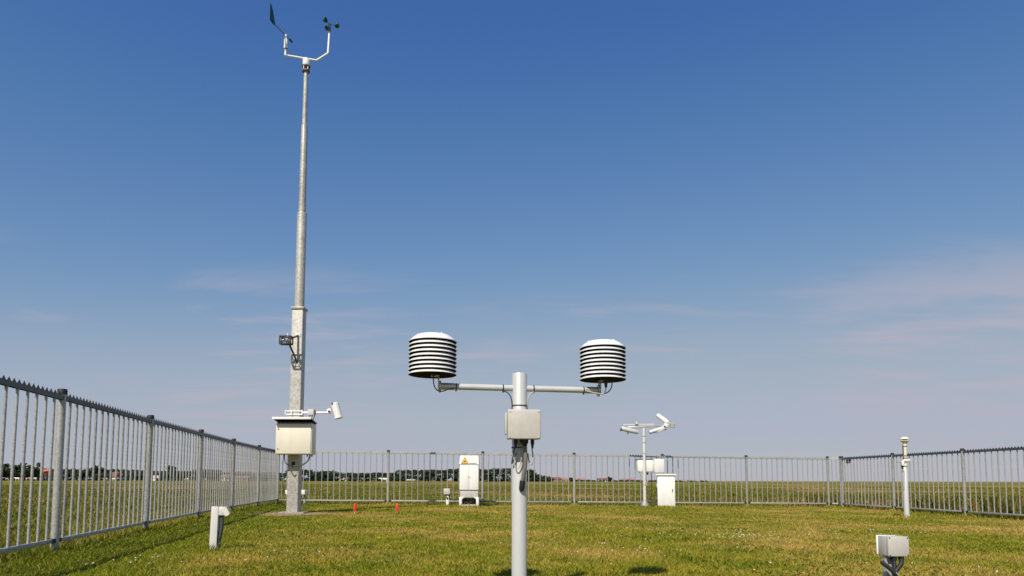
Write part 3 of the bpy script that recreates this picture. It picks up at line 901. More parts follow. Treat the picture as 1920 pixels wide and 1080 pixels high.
# control cabinet on the mast
cab = thing('control_cabinet', 'ivory control cabinet with overhanging roof on the tall mast', 'cabinet', (MX + 0.09, 13.64, 1.205))
part('body', bx(B(), (0.715, 0.29, 0.61), (0, 0, 0.305), None, 0.006), 'ivory', cab)
dr = part('door', bx(B(), (0.692, 0.018, 0.585), (-0.004, -0.155, 0.305), None, 0.006), 'ivory', cab)
for z in (0.11, 0.505): part('lock', cyl(B(), (-0.305, -0.163, z), (-0.305, -0.176, z), 0.017, None, 14, 0, 0.003), 'alu', dr)
bm = B()
top = [(-0.385, -0.30, 0.722), (0.375, -0.30, 0.722), (0.375, 0.15, 0.645), (-0.385, 0.15, 0.645)]
up = [bm.verts.new((x, y, z)) for x, y, z in top]; dn_ = [bm.verts.new((x, y, z - 0.022)) for x, y, z in top]
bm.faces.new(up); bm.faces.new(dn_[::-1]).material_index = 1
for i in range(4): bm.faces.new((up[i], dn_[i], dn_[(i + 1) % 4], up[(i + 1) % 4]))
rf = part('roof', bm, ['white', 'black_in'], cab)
bm = B(); bx(bm, (0.68, 0.25, 0.04), (0, 0, 0.625), None, 0.002)
part('roof_bearer', bm, 'brown_metal', cab)
part('front_lip', bx(B(), (0.762, 0.006, 0.045), (-0.005, -0.3035, 0.705), None, 0.001), 'white', rf)
for x in (-0.22, 0.24, 0.29, 0.33): part('cable_gland', cyl(B(), (x, -0.02, 0.004), (x, -0.02, -0.045), 0.017, 0.012, 12), 'black', cab)
part('cable', tube(B(), [(-0.22, -0.02, -0.04), (-0.20, -0.05, -0.12), (-0.15, -0.07, -0.19), (-0.09, -0.02, -0.225)], 0.012), 'cable', cab)
part('cable', tube(B(), [(0.29, -0.02, -0.04), (0.26, -0.04, -0.12), (0.18, -0.05, -0.19), (0.05, -0.03, -0.225), (-0.04, -0.02, -0.23)], 0.014), 'cable', cab)

# rain sensor on an arm beside the cabinet
rs_ = thing('rain_sensor', 'tilted white tube sensor on an arm above the ivory mast cabinet', 'sensor', (MX + 0.28, 13.752, 2.06))
bm = B(); bx(bm, (0.34, 0.014, 0.022), (-0.30, 0.026, 0.034), None, 0.002); bx(bm, (0.34, 0.014, 0.022), (-0.30, 0.026, -0.034), None, 0.002); bx(bm, (0.02, 0.05, 0.11), (-0.115, 0.0, 0), None, 0.002); bx(bm, (0.014, 0.03, 0.10), (-0.33, 0.008, 0), None, 0.002); bx(bm, (0.014, 0.03, 0.10), (-0.46, 0.008, 0), None, 0.002)
part('strap_bracket', bm, 'white', rs_)
rod('stub', (-0.11, 0, 0), (0.02, 0, 0), 0.022, 'white', rs_)
part('terminal', bx(B(), (0.125, 0.09, 0.115), (0.07, -0.01, 0.005), None, 0.008), 'box_grey', rs_)
for x in (0.045, 0.09): part('cable_gland', cyl(B(), (x, -0.01, -0.05), (x, -0.01, -0.085), 0.013, 0.01, 10), 'black', rs_)
part('cable', tube(B(), [(0.045, -0.01, -0.08), (0.05, -0.02, -0.12), (0.0, 0, -0.16), (-0.06, 0.02, -0.19)], 0.009), 'cable', rs_)
part('cable', tube(B(), [(0.15, -0.03, 0.05), (0.155, -0.03, -0.04), (0.12, -0.02, -0.12), (0.08, 0, -0.2)], 0.009), 'cable', rs_)
rod('arm', (0.13, 0, 0), (0.41, 0, 0), 0.021, 'white', rs_, None, 16)
part('knuckle', bx(B(), (0.085, 0.07, 0.10), (0.435, 0, 0.03), Matrix.Rotation(R(-17), 3, 'Y'), 0.012), 'white', rs_)
part('joint_bolt', cyl(B(), (0.44, -0.03, 0.02), (0.44, -0.045, 0.02), 0.026, None, 6), 'black', rs_)
d0, d1 = Vector((0.535, 0, 0.195)), Vector((0.625, 0, -0.105))
bdy = part('tube_body', cyl(B(), d0, d1, 0.078, None, 28, 0, 0.012), 'white', rs_)
u = (d1 - d0).normalized()
part('rim', cyl(B(), d1 - u * 0.012, d1 + u * 0.012, 0.088, 0.086, 28, 0, 0.003), 'white', bdy)
part('plug', cyl(B(), d0 - u * 0.01 + Vector((-0.03, -0.06, -0.02)), d0 + u * 0.01 + Vector((-0.03, -0.085, -0.02)), 0.016, None, 12), 'black', bdy)

# caged sensor half way up
gx, gy, gz = MX, MY - 0.116, ground(MX, MY)
cg = thing('caged_sensor', 'small black caged lamp on a brown triangular arm halfway up the mast', 'sensor', (gx, gy, gz))
bm = B()
apex = Vector((-0.085, -0.30, 3.46))
for p in ((0.03, 0.0, 3.62), (0.03, 0.0, 3.04)):
    v0, v1 = Vector(p), apex
    cyl(bm, v0, v1, 0.020, None, 8)
part('bracket', bm, 'brown_metal', cg)
for z in (3.63, 3.02): part('mount_pad', bx(B(), (0.11, 0.02, 0.07), (0.02, -0.005, z), None, 0.003), 'white', cg)
bm = B(); cx, cy, cz = -0.10, -0.34, 3.445
W, D_, Hh = 0.215, 0.13, 0.15
for sx in (-1, 1):
    for sy in (-1, 1): bx(bm, (0.022, 0.022, Hh), (cx + sx * W / 2, cy + sy * D_ / 2, cz))
    for sz in (-1, 1): bx(bm, (0.020, D_, 0.020), (cx + sx * W / 2, cy, cz + sz * Hh / 2))
for sz in (-1, 1):
    for sy in (-1, 1): bx(bm, (W, 0.020, 0.021), (cx, cy + sy * D_ / 2, cz + sz * Hh / 2))
for s in (-1, 0, 1):
    bx(bm, (0.016, 0.012, Hh), (cx + s * 0.06, cy - D_ / 2 - 0.002, cz), Matrix.Rotation(R(30 * (1 if s else -1)), 3, 'Y'))
part('cage', bm, 'black', cg)
bm = B()
for s in (-0.055, 0.055): bmesh.ops.create_icosphere(bm, subdivisions=2, radius=0.042, matrix=Matrix.Translation((cx + s, cy, cz)))
part('lens', bm, 'alu', cg)
part('stud', cyl(B(), (cx + 0.03, cy, cz + 0.07), (cx + 0.03, cy, cz + 0.14), 0.015, None, 10), 'white', cg)

# ------------------------------------------------------------------ short white sensor post, front left
sp_ = thing('sensor_post', 'short leaning white post with a small hooded head near the left fence', 'post', at(-2.905, 6.71), R(12))
lean = Matrix.Rotation(R(1.2), 3, 'Y')
part('post', bx(B(), (0.066, 0.060, 0.60), (0.006, 0, 0.12), lean, 0.004), 'offwhite', sp_)
part('groove_plate', bx(B(), (0.008, 0.055, 0.24), (0.037, -0.002, 0.30), lean, 0.001), 'brown_metal', sp_)
hd = part('head', bx(B(), (0.066, 0.06, 0.085), (0.078, 0.0, 0.375), lean, 0.008), 'offwhite', sp_)
bm = B()
hood = [(0.085, 0.415), (0.118, 0.415), (0.150, 0.352), (0.142, 0.338), (0.112, 0.325), (0.100, 0.345)]
h0 = [bm.verts.new((x, -0.045, z)) for x, z in hood]; h1 = [bm.verts.new((x, 0.045, z)) for x, z in hood]
bm.faces.new(h0); bm.faces.new(h1[::-1])
for i in range(len(hood)): bm.faces.new((h0[i], h1[i], h1[(i + 1) % len(hood)], h0[(i + 1) % len(hood)]))
part('hood', bm, 'ivory', sp_)
part('cable_hose', tube(B(), [(0.066, 0.01, 0.345), (0.070, 0.012, 0.27), (0.066, 0.012, 0.19), (0.050, 0.010, 0.11), (0.046, 0.008, 0.02), (0.046, 0.008, -0.05)], 0.021, 12), 'cable', sp_)
part('hose_band', lathe(B(), [(0.0215, -0.004), (0.0235, -0.004), (0.0235, 0.004), (0.0215, 0.004)], 16, Matrix.Translation((0.050, 0.010, 0.105))), 'black', sp_)

# ------------------------------------------------------------------ orange marker stakes
for (x, y, rz, tl, lb) in ((-3.09, 13.55, 40, 4, 'orange-topped wooden stake in the lawn, nearer the tall mast'), (-2.285, 13.69, 5, -1, 'orange-topped wooden stake in the lawn, nearer the twin-door cabinet')):
    st = thing('marker_stake', lb, 'stake', at(x, y), R(rz), 'orange marker stakes')
    rt = Matrix.Rotation(R(tl), 3, 'Y')
    part('wood_foot', bx(B(), (0.042, 0.042, 0.16), (0, 0, -0.01), rt, 0.003), 'wood', st)
    bm = bx(B(), (0.052, 0.052, 0.155), (0.004 * (tl > 0), 0, 0.143), rt, 0.006)
    part('painted_top', bm, 'orange', st)

# ------------------------------------------------------------------ cloud-height instrument with warning sign
ce = thing('ceilometer', 'white twin-door upright cabinet with a yellow triangular warning sign', 'cabinet', at(-1.125, 18.20))
bm = B()
bx(bm, (0.065, 0.42, 0.255), (-0.2225, 0, 0.1275), None, 0.004); bx(bm, (0.065, 0.42, 0.255), (0.2225, 0, 0.1275), None, 0.004)
bx(bm, (0.376, 0.42, 0.055), (0, 0, 0.0285), None, 0.003)
for s in (-1, 1):
    b0 = [bm.verts.new(v) for v in ((s * 0.1905, -0.208, 0.255), (s * 0.12, -0.208, 0.255), (s * 0.1905, -0.208, 0.20))]
    b1 = [bm.verts.new((v.co.x, 0.0, v.co.z)) for v in b0]
    bm.faces.new(b0); bm.faces.new(b1[::-1])
    for q in range(3): bm.faces.new((b0[q], b1[q], b1[(q + 1) % 3], b0[(q + 1) % 3]))
part('foot_frame', bm, 'white', ce)
part('lower_band', bx(B(), (0.475, 0.38, 0.195), (0, 0.012, 0.345), None, 0.004), 'box_grey', ce)
part('body', bx(B(), (0.50, 0.40, 0.68), (0, 0.01, 0.775), None, 0.004), 'white', ce)
for s in (-1, 1):
    d_ = part('door', bx(B(), (0.243, 0.018, 0.655), (s * 0.1245, -0.2, 0.775), None, 0.004), 'white', ce)
bm = B()
tp = [(-0.262, -0.225, 1.112), (0.258, -0.225, 1.112), (0.258, 0.225, 1.112), (-0.262, 0.225, 1.112)]
tu = [(-0.247, -0.205, 1.325), (0.244, -0.205, 1.325), (0.244, 0.205, 1.325), (-0.247, 0.205, 1.325)]
tv = [(-0.225, -0.185, 1.345), (0.222, -0.185, 1.345), (0.222, 0.185, 1.345), (-0.225, 0.185, 1.345)]
L3 = [[bm.verts.new(p) for p in q] for q in (tp, tu, tv)]
bm.faces.new(L3[0][::-1]); bm.faces.new(L3[2])
for k in range(2):
    for i in range(4): bm.faces.new((L3[k][i], L3[k][(i + 1) % 4], L3[k + 1][(i + 1) % 4], L3[k + 1][i]))
hood_ = part('hood', bm, 'white', ce)


def flat(bm, pts, y, th):
    a = [bm.verts.new((x, y, z)) for x, z in pts]; b = [bm.verts.new((x, y + th, z)) for x, z in pts]
    bm.faces.new(a); bm.faces.new(b[::-1])
    for i in range(len(pts)): bm.faces.new((a[i], b[i], b[(i + 1) % len(pts)], a[(i + 1) % len(pts)]))
    return bm


tilt = Matrix.Rotation(R(-5.4), 4, 'X')
sg = part('warning_sign', flat(B(), [(-0.10, -0.085), (0.10, -0.085), (0.0, 0.09)], -0.004, 0.004), 'black', hood_, (-0.113, -0.2185, 1.215), (R(-5.4), 0, 0))
part('sign_face', flat(B(), [(-0.084, -0.075), (0.084, -0.075), (0.0, 0.072)], -0.0065, 0.002), 'yellow', sg)
star = []
for i in range(24):
    a = 2 * math.pi * i / 24; rr = 0.030 if i % 2 == 0 else 0.012
    star.append((rr * math.cos(a), rr * math.sin(a) - 0.026))
part('laser_symbol', flat(B(), star, -0.0085, 0.0016), 'black', sg)
part('lettering_strip', flat(B(), [(-0.006, 1.132), (0.20, 1.132), (0.20, 1.144), (-0.006, 1.144)], -0.2285, 0.004), 'cable', hood_)
for s in (-0.025, 0.03): part('latch', bx(B(), (0.014, 0.012, 0.05), (s, -0.213, 0.78), None, 0.003), 'galv', ce)
for z in (1.095, 0.455): part('hinge', bx(B(), (0.02, 0.03, 0.03), (-0.262, -0.18, z), None, 0.003), 'black', ce)
part('inner_hose', tube(B(), [(0.12, 0.0, 0.25), (0.11, -0.02, 0.17), (0.07, -0.02, 0.10), (0.08, 0.0, 0.06)], 0.016), 'black', ce)
part('inner_hose', tube(B(), [(-0.15, 0.0, 0.06), (-0.09, -0.02, 0.12), (-0.02, 0.0, 0.09), (0.06, 0.02, 0.14)], 0.014), 'hose', ce)
part('back_plate', bx(B(), (0.376, 0.012, 0.16), (0, 0.19, 0.14), None, 0.001), 'galv_dark', ce)

cb = thing('cable_box', 'small grey-white cable box on a short stake left of the twin-door cabinet', 'box', at(-1.73, 18.30))
part('stake', bx(B(), (0.075, 0.05, 0.45), (0.015, 0, 0.12), None, 0.004), 'white', cb)
part('body', bx(B(), (0.165, 0.11, 0.155), (0, -0.02, 0.395), None, 0.008), 'box_grey', cb)
part('clamp', bx(B(), (0.03, 0.02, 0.06), (0.02, -0.035, 0.21), None, 0.002), 'black', cb)
part('cable', tube(B(), [(0.055, -0.02, 0.33), (0.065, -0.03, 0.24), (0.10, -0.04, 0.19), (0.20, -0.04, 0.165), (0.32, -0.03, 0.185), (0.36, -0.02, 0.19)], 0.014), 'black', cb)
part('cable', tube(B(), [(-0.04, -0.02, 0.33), (-0.02, -0.04, 0.27), (0.0, -0.03, 0.20)], 0.010), 'black', cb)

# box behind the mast
bb = thing('ground_box', 'low white box on two short legs half hidden behind the tall mast', 'box', at(-5.50, 17.5))
part('body', bx(B(), (0.50, 0.22, 0.115), (0, 0, 0.35), None, 0.01), 'white', bb)
for s in (-1, 1): part('leg', bx(B(), (0.04, 0.04, 0.40), (s * 0.21, 0.02, 0.10), None, 0.003), 'wood', bb)
part('cable', tube(B(), [(0.20, -0.06, 0.30), (0.22, -0.09, 0.22), (0.17, -0.08, 0.12), (0.18, -0.06, 0.0)], 0.012), 'cable', bb)

# ------------------------------------------------------------------ visibility sensor and its cabinet
vi = thing('visibility_sensor', 'white pole with two inward-tilted sensor heads on a bar at the back', 'sensor', at(3.71, 19.15))
part('base_plate', bx(B(), (0.62, 0.40, 0.035), (0.02, 0, 0.0175), None, 0.004), 'brown_metal', vi)
bm = lathe(B(), [(0, 0.035), (0.115, 0.035), (0.115, 0.05), (0.055, 0.18), (0.052, 0.20), (0, 0.2)], 24, close=False)
part('foot_cone', bm, 'galv', vi)
pl = part('pole', cyl(B(), (0, 0, 0.19), (0, 0, 2.21), 0.043, 0.040, 24), 'offwhite', vi)
for z in (0.62, 1.50, 1.80, 1.98): part('band', lathe(B(), [(0.044, -0.012), (0.049, -0.012), (0.049, 0.012), (0.044, 0.012)], 24, Matrix.Translation((0, 0, z))), 'alu', pl)
part('cross_bar', bx(B(), (0.96, 0.07, 0.05), (0.02, 0, 2.25), Matrix.Rotation(R(-4), 3, 'Y'), 0.006), 'alu', vi)
part('cable_tray', bx(B(), (0.88, 0.05, 0.045), (-0.14, 0.05, 2.305), Matrix.Rotation(R(-1), 3, 'Y'), 0.006), 'box_grey', vi)
part('stub', cyl(B(), (-0.20, 0.0, 2.26), (-0.20, 0.0, 2.40), 0.018, 0.010, 12), 'white', vi)
part('stub_base', bx(B(), (0.09, 0.07, 0.05), (-0.20, 0, 2.29), None, 0.004), 'brown_metal', vi)


def head(pts, r, name, mats):
    hd_ = part(name, tube(B(), pts, r, 18, False), mats, vi)
    return hd_


h1_ = head([(-0.64, -0.05, 2.195), (-0.62, -0.05, 2.19), (-0.40, -0.05, 2.135), (-0.20, -0.05, 2.09), (-0.17, -0.05, 2.085)], [0.058, 0.066, 0.064, 0.058, 0.045], 'sensor_head', 'post_white')
part('lens_hood', cyl(B(), (-0.66, -0.05, 2.17), (-0.635, -0.05, 2.162), 0.055, 0.062, 18), 'black', h1_)
part('drain', cyl(B(), (-0.46, -0.05, 2.08), (-0.46, -0.05, 2.03), 0.016, None, 8), 'black', h1_)
h2_ = head([(0.14, -0.05, 2.085), (0.17, -0.05, 2.092), (0.38, -0.05, 2.15), (0.55, -0.05, 2.205), (0.57, -0.05, 2.21)], [0.04, 0.054, 0.062, 0.066, 0.05], 'sensor_head', 'post_white')
part('strut', bx(B(), (0.30, 0.03, 0.04), (0.47, -0.12, 2.13), Matrix.Rotation(R(-28), 3, 'Y'), 0.004), 'alu', h2_)
part('cap', cyl(B(), (0.56, -0.05, 2.20), (0.60, -0.05, 2.22), 0.066, 0.06, 18), 'black', h2_)
bg = head([(0.37, 0, 2.585), (0.40, 0, 2.565), (0.60, 0, 2.415), (0.645, 0, 2.36), (0.65, 0, 2.34)], [0.045, 0.062, 0.072, 0.078, 0.05], 'rain_head', 'shield')
part('knuckle', bx(B(), (0.12, 0.12, 0.16), (0.63, 0, 2.31), Matrix.Rotation(R(20), 3, 'Y'), 0.02), 'white', vi)
bm = B()
for z in (2.235, 2.285, 2.335): bx(bm, (0.22, 0.12, 0.022), (0.77, 0, z), None, 0.002)
for s in (-0.10, 0.0, 0.10): bx(bm, (0.016, 0.10, 0.13), (0.77 + s, 0.0, 2.285))
part('louvre_block', bm, 'box_grey', vi)
part('rear_bar', bx(B(), (0.40, 0.05, 0.05), (0.55, 0.03, 2.27), None, 0.004), 'alu', vi)
bl = part('supply_box', bx(B(), (0.43, 0.20, 0.33), (0.035, 0.15, 1.155), None, 0.012), 'white', vi)
part('lid_edge', bx(B(), (0.45, 0.22, 0.018), (0.03, 0.15, 1.329), None, 0.004), 'galv_dark', bl)
part('tray', bx(B(), (0.36, 0.20, 0.025), (0.06, 0.15, 0.970), None, 0.003), 'galv', bl)
b2 = part('supply_box', bx(B(), (0.27, 0.22, 0.385), (0.40, 0.03, 1.145), Matrix.Rotation(R(8), 3, 'Z'), 0.012), 'white', vi)
part('cable_gland', cyl(B(), (0.08, -0.03, 0.965), (0.08, -0.03, 0.90), 0.03, 0.024, 12), 'black', vi)
part('cable', tube(B(), [(0.08, -0.03, 0.91), (0.09, -0.05, 0.80), (0.06, -0.05, 0.70), (0.05, -0.04, 0.60)], 0.013), 'cable_light', vi)

vc = thing('equipment_cabinet', 'plain tall white cabinet standing right of the sensor pole at the back', 'cabinet', at(4.27, 18.95), R(-13))
part('body', bx(B(), (0.47, 0.42, 0.86), (0, 0, 0.445), None, 0.006), 'white', vc)
part('plinth', bx(B(), (0.44, 0.39, 0.03), (0, 0, 0.005), None, 0.002), 'galv_dark', vc)
vr = part('roof', bx(B(), (0.56, 0.52, 0.05), (0, 0, 0.905), None, 0.008), 'white', vc)
part('roof_sheet', bx(B(), (0.565, 0.525, 0.012), (0, 0, 0.936), None, 0.002), 'galv_dark', vr)
part('door', bx(B(), (0.43, 0.014, 0.80), (0, -0.217, 0.455), None, 0.004), 'white', vc)
part('handle', bx(B(), (0.02, 0.02, 0.09), (0.17, -0.232, 0.47), None, 0.004), 'black', vc)
part('gusset', bx(B(), (0.03, 0.12, 0.10), (-0.25, 0.0, 0.60), None, 0.004), 'galv', vc)
part('cable', tube(B(), [(-0.235, 0, 0.10), (-0.33, -0.03, 0.05), (-0.42, -0.02, 0.06)], 0.018), 'black', vc)

# ------------------------------------------------------------------ slim mushroom-capped post at the right
rp = thing('radiation_sensor_post', 'slim white post with a mushroom-shaped cap near the right fence', 'post', at(8.275, 14.40))
part('lower_tube', lathe(B(), [(0, -0.2), (0.054, -0.2), (0.050, 1.05), (0.044, 1.06), (0, 1.06)], 28, close=False), 'post_white', rp)
ut = part('upper_tube', cyl(B(), (0.012, 0, 1.05), (0.022, 0, 1.56), 0.034, 0.033, 24), 'ivory', rp)
for z in (1.075, 1.25, 1.30, 1.50): part('band', lathe(B(), [(0.0345, -0.008), (0.040, -0.008), (0.040, 0.008), (0.0345, 0.008)], 24, Matrix.Translation((0.012 + (z - 1.05) * 0.02, 0, z))), 'brown_metal', ut)
part('conduit', tube(B(), [(-0.035, -0.02, 1.52), (-0.036, -0.03, 1.35), (-0.04, -0.03, 1.20), (-0.05, -0.02, 1.14)], 0.012), 'brown_metal', rp)
part('bracket', bx(B(), (0.22, 0.06, 0.022), (-0.05, -0.01, 1.165), None, 0.003), 'alu', rp)
bm = B(); bx(bm, (0.16, 0.08, 0.035), (0.02, -0.01, 1.205), Matrix.Rotation(R(-6), 3, 'Y'), 0.006); bx(bm, (0.05, 0.05, 0.10), (-0.055, -0.02, 1.14), None, 0.006)
part('clamp', bm, 'white', rp)
part('gland', cyl(B(), (-0.07, -0.02, 1.10), (-0.06, -0.02, 1.02), 0.022, 0.015, 10), 'black', rp)
part('cable', tube(B(), [(-0.06, -0.02, 1.03), (-0.045, -0.03, 0.97), (-0.035, -0.04, 0.99), (-0.04, -0.04, 0.90), (-0.052, -0.03, 0.60)], 0.009), 'cable_light', rp)
hd = part('lower_dish', lathe(B(), [(0, 1.545), (0.036, 1.55), (0.055, 1.585), (0.088, 1.612), (0.088, 1.622), (0, 1.624)], 32, Matrix.Translation((0.022, 0, 0)), close=False), 'ivory', rp)
part('neck', cyl(B(), (0.022, 0, 1.62), (0.022, 0, 1.65), 0.045, None, 20), 'brown_metal', rp)
part('mushroom_cap', lathe(B(), [(0, 1.648), (0.090, 1.648), (0.091, 1.658), (0.072, 1.680), (0.04, 1.697), (0, 1.702)], 32, Matrix.Translation((0.022, 0, 0)), close=False), 'ivory', rp)

# ------------------------------------------------------------------ low junction box, front right
fb = thing('junction_box', 'low grey junction box on a black-cabled stub post in the right foreground', 'box', at(2.50, 4.62), R(3))
part('stub_post', bx(B(), (0.050, 0.046, 0.42), (0.040, 0.045, 0.02), None, 0.004), 'galv', fb)
part('mounting_plate', bx(B(), (0.135, 0.010, 0.128), (0.066, 0.098, 0.288), None, 0.002), 'white', fb)
part('strut', bx(B(), (0.03, 0.03, 0.09), (0.06, 0.080, 0.20), None, 0.002), 'galv', fb)
part('body', bx(B(), (0.140, 0.098, 0.127), (0.076, 0.044, 0.286), None, 0.004), 'box_grey', fb)
ld = part('lid', bx(B(), (0.143, 0.024, 0.131), (0.076, -0.0175, 0.286), None, 0.004), 'box_grey', fb)
for sx in (-1, 1):
    for sz in (-1, 1):
        rod('screw', (0.076 + sx * 0.062, -0.028, 0.286 + sz * 0.057), (0.076 + sx * 0.062, -0.0315, 0.286 + sz * 0.057), 0.0048, 'screw', ld, None, 10)
part('cable_gland', cyl(B(), (0.055, 0.0, 0.225), (0.055, -0.005, 0.19), 0.021, 0.017, 12), 'black', fb)
part('cable_gland', cyl(B(), (0.105, 0.0, 0.225), (0.103, -0.006, 0.195), 0.020, 0.016, 12), 'black', fb)
part('cable', tube(B(), [(0.103, -0.006, 0.20), (0.098, -0.012, 0.172), (0.072, -0.018, 0.142), (0.050, -0.022, 0.115), (0.062, -0.03, 0.075), (0.11, -0.04, 0.02), (0.14, -0.04, -0.03)], 0.0150, 12), 'black', fb)
part('cable', tube(B(), [(0.055, -0.005, 0.195), (0.052, -0.012, 0.165), (0.046, -0.018, 0.130), (0.060, -0.025, 0.085), (0.10, -0.035, 0.02), (0.12, -0.035, -0.03)], 0.0125, 12), 'black', fb)
part('cable', tube(B(), [(-0.036, -0.012, 0.188), (-0.026, -0.020, 0.172), (0.004, -0.032, 0.145), (0.036, -0.046, 0.108), (0.080, -0.058, 0.05), (0.135, -0.062, -0.03)], 0.0145, 12), 'black', fb)
part('cable_tie', tube(B(), [(0.030, -0.062, 0.122), (0.046, -0.068, 0.098), (0.070, -0.074, 0.066)], 0.003), 'cable_light', fb)

# ------------------------------------------------------------------ far background: trees, woods, houses
def leaf_mat(name, c0, c1):
    m, n, l, b = new_mat(name)
    at_ = n.new('ShaderNodeAttribute'); at_.attribute_name = 'rnd'
    cr = n.new('ShaderNodeValToRGB')
    cr.color_ramp.elements[0].color = (*c0, 1); cr.color_ramp.elements[1].color = (*c1, 1)
    l.new(at_.outputs['Fac'], cr.inputs[0]); l.new(cr.outputs[0], b.inputs['Base Color'])
    b.inputs['Roughness'].default_value = 0.7; b.inputs['Specular IOR Level'].default_value = 0.2
    return m


M['leaf'] = leaf_mat('far_leaves', (0.020, 0.036, 0.016), (0.060, 0.085, 0.030))
M['leaf2'] = leaf_mat('far_leaves_bluish', (0.022, 0.040, 0.026), (0.055, 0.078, 0.042))
M['bark'] = paint('bark', (0.09, 0.07, 0.05), 0.9, 0.4, 3)


def leaf_cloud(centers, radii, per, size):
    """leaf-clump quads spread in lumpy balls"""
    C = np.repeat(np.asarray(centers, float), per, 0); Rd = np.repeat(np.asarray(radii, float), per, 0)
    n = len(C)
    d = RNG.normal(size=(n, 3)); d /= np.linalg.norm(d, axis=1)[:, None]
    rr = RNG.random(n) ** 0.45
    P = C + d * Rd * rr[:, None]
    A = RNG.normal(size=(n, 3)); A /= np.linalg.norm(A, axis=1)[:, None]
    Bv = np.cross(A, RNG.normal(size=(n, 3))); Bv /= np.linalg.norm(Bv, axis=1)[:, None]
    s = (size * (0.5 + RNG.random(n)))[:, None]
    V = np.stack([P - A * s, P + Bv * s * 0.7, P + A * s, P - Bv * s * 0.7], 1)
    return V.reshape(-1, 3), n


def leaf_object(name, V, n, mat, parent=None, loc=(0, 0, 0)):
    me = bpy.data.meshes.new(name)
    me.from_pydata(V.tolist(), [], (np.arange(n * 4).reshape(-1, 4)).tolist())
    at_ = me.attributes.new('rnd', 'FLOAT', 'POINT'); at_.data.foreach_set('value', np.repeat(RNG.random(n).astype(np.float32), 4))
    me.materials.append(mat)
    return link(name, me, parent, loc)


def tree(x, y, h, w, label, mat='leaf', tall=False, group='trees far across the pasture'):
    t = thing('tree', label, 'tree', (x, y, -0.1), 0, group)
    bm = cyl(B(), (0, 0, -0.3), (0, 0, h * 0.6), h * 0.035, h * 0.012, 8)
    for k in range(4):
        a = k * 1.7 + random.random(); cyl(bm, (0, 0, h * (0.28 + 0.06 * k)), (math.cos(a) * w * 0.32, math.sin(a) * w * 0.32, h * (0.5 + 0.08 * k)), h * 0.014, h * 0.005, 6)
    part('trunk', bm, 'bark', t)
    nb = 14; cs, rd = [], []
    for k in range(nb):
        a = random.uniform(0, 6.28); q = random.random() ** 0.6; zz = random.uniform(0.14, 0.86)
        env = math.sin(math.pi * min(1, max(0.05, (zz - 0.12) / 0.9))) ** 0.7
        cs.append((math.cos(a) * w * 0.36 * q * env, math.sin(a) * w * 0.36 * q * env, h * zz))
        s = random.uniform(0.13, 0.22) * w
        rd.append((s, s, s * (1.2 if tall else 0.85)))
    V, n = leaf_cloud(cs, rd, 110, 0.045 * w + 0.12)
    leaf_object('crown', V, n, M[mat], t)
    return t


px = lambda p, Y: (p - 960) / 1280 * Y
# the trees that stand out one by one
spec = [(-14, 240, 5.8, 7, 'broad dark tree at the far left edge above the grazing cows'),
        (12, 245, 6.4, 6, 'rounded dark tree just right of the broad one at the left edge'),
        (30, 250, 6.6, 6, 'dark tree left of the orange-roofed house, third from the left edge'),
        (50, 250, 6.8, 6.5, 'dark tree two crowns left of the orange-roofed house'),
        (70, 252, 7.2, 6, 'tallest dark tree directly left of the orange-roofed house'),
        (100, 262, 5.2, 5, 'small dark tree right of the orange-roofed house behind the first fence post'),
        (150, 300, 6.0, 7, 'low rounded tree between the orange-roofed and the brown-roofed house'),
        (186, 300, 6.2, 8, 'wide dark tree left of the brown-roofed house'),
        (318, 300, 7.2, 6, 'bushy tree standing above the rest behind the second fence panel'),
        (326, 302, 7.6, 3.6, 'narrow pointed tree beside the bushy one behind the second fence panel'),
        (1032, 420, 2.6, 5, 'small round tree left of the pink-roofed houses'),
        (1072, 430, 2.5, 5, 'low bush-like tree right of the pink-roofed houses'),
        (1142, 440, 3.0, 5, 'last small tree at the right end of the distant tree line')]
FAR = 1.35
for (p, Y, h, w, lb) in spec: tree(px(p, Y) * FAR, Y * FAR, h * FAR, w * FAR, lb, 'leaf')

# the wood that reads as one mass
cs, rd = [], []
for (p0, p1, Y, h0, h1) in [(-60, 270, 330, 5.2, 5.6), (260, 420, 330, 4.6, 5.2), (400, 560, 340, 4.0, 4.4), (540, 625, 330, 5.2, 5.0), (600, 760, 340, 4.6, 4.0), (740, 1000, 330, 5.8, 6.2), (990, 1030, 340, 4.6, 2.6)]:
    Y, h0, h1 = Y * FAR, h0 * FAR, h1 * FAR
    x0, x1 = px(p0, Y), px(p1, Y)
    for k in range(int((x1 - x0) / 0.20)):
        x = random.uniform(x0, x1); tt = (x - x0) / (x1 - x0)
        top = (h0 + (h1 - h0) * tt) * (0.86 + 0.22 * float(value_noise(np.array([x]), np.array([1.0]), 0.11, 5)[0]))
        s = random.uniform(0.9, 2.1)
        cs.append((x, Y + random.uniform(-6, 10), random.uniform(0.2, max(0.6, top - s * 0.7)) if random.random() < 0.72 else top - s * 0.6)); rd.append((s * 1.25, s, s * 0.85))
for k in range(150):                                   # low scrub line further right
    x = random.uniform(px(1030, 600), px(1320, 600)); s = random.uniform(0.5, 1.1)
    cs.append((x, 600 + random.uniform(-8, 8), random.uniform(0.1, 1.5 - 0.9 * max(0, (x - 50) / 120)))); rd.append((s * 1.6, s, s * 0.6))
V, n = leaf_cloud(cs, rd, 36, 0.50)
o = leaf_object('distant_wood', V, n, M['leaf2'])
tag(o, 'dark green belt of distant woodland along the horizon', 'woodland', kind='stuff')

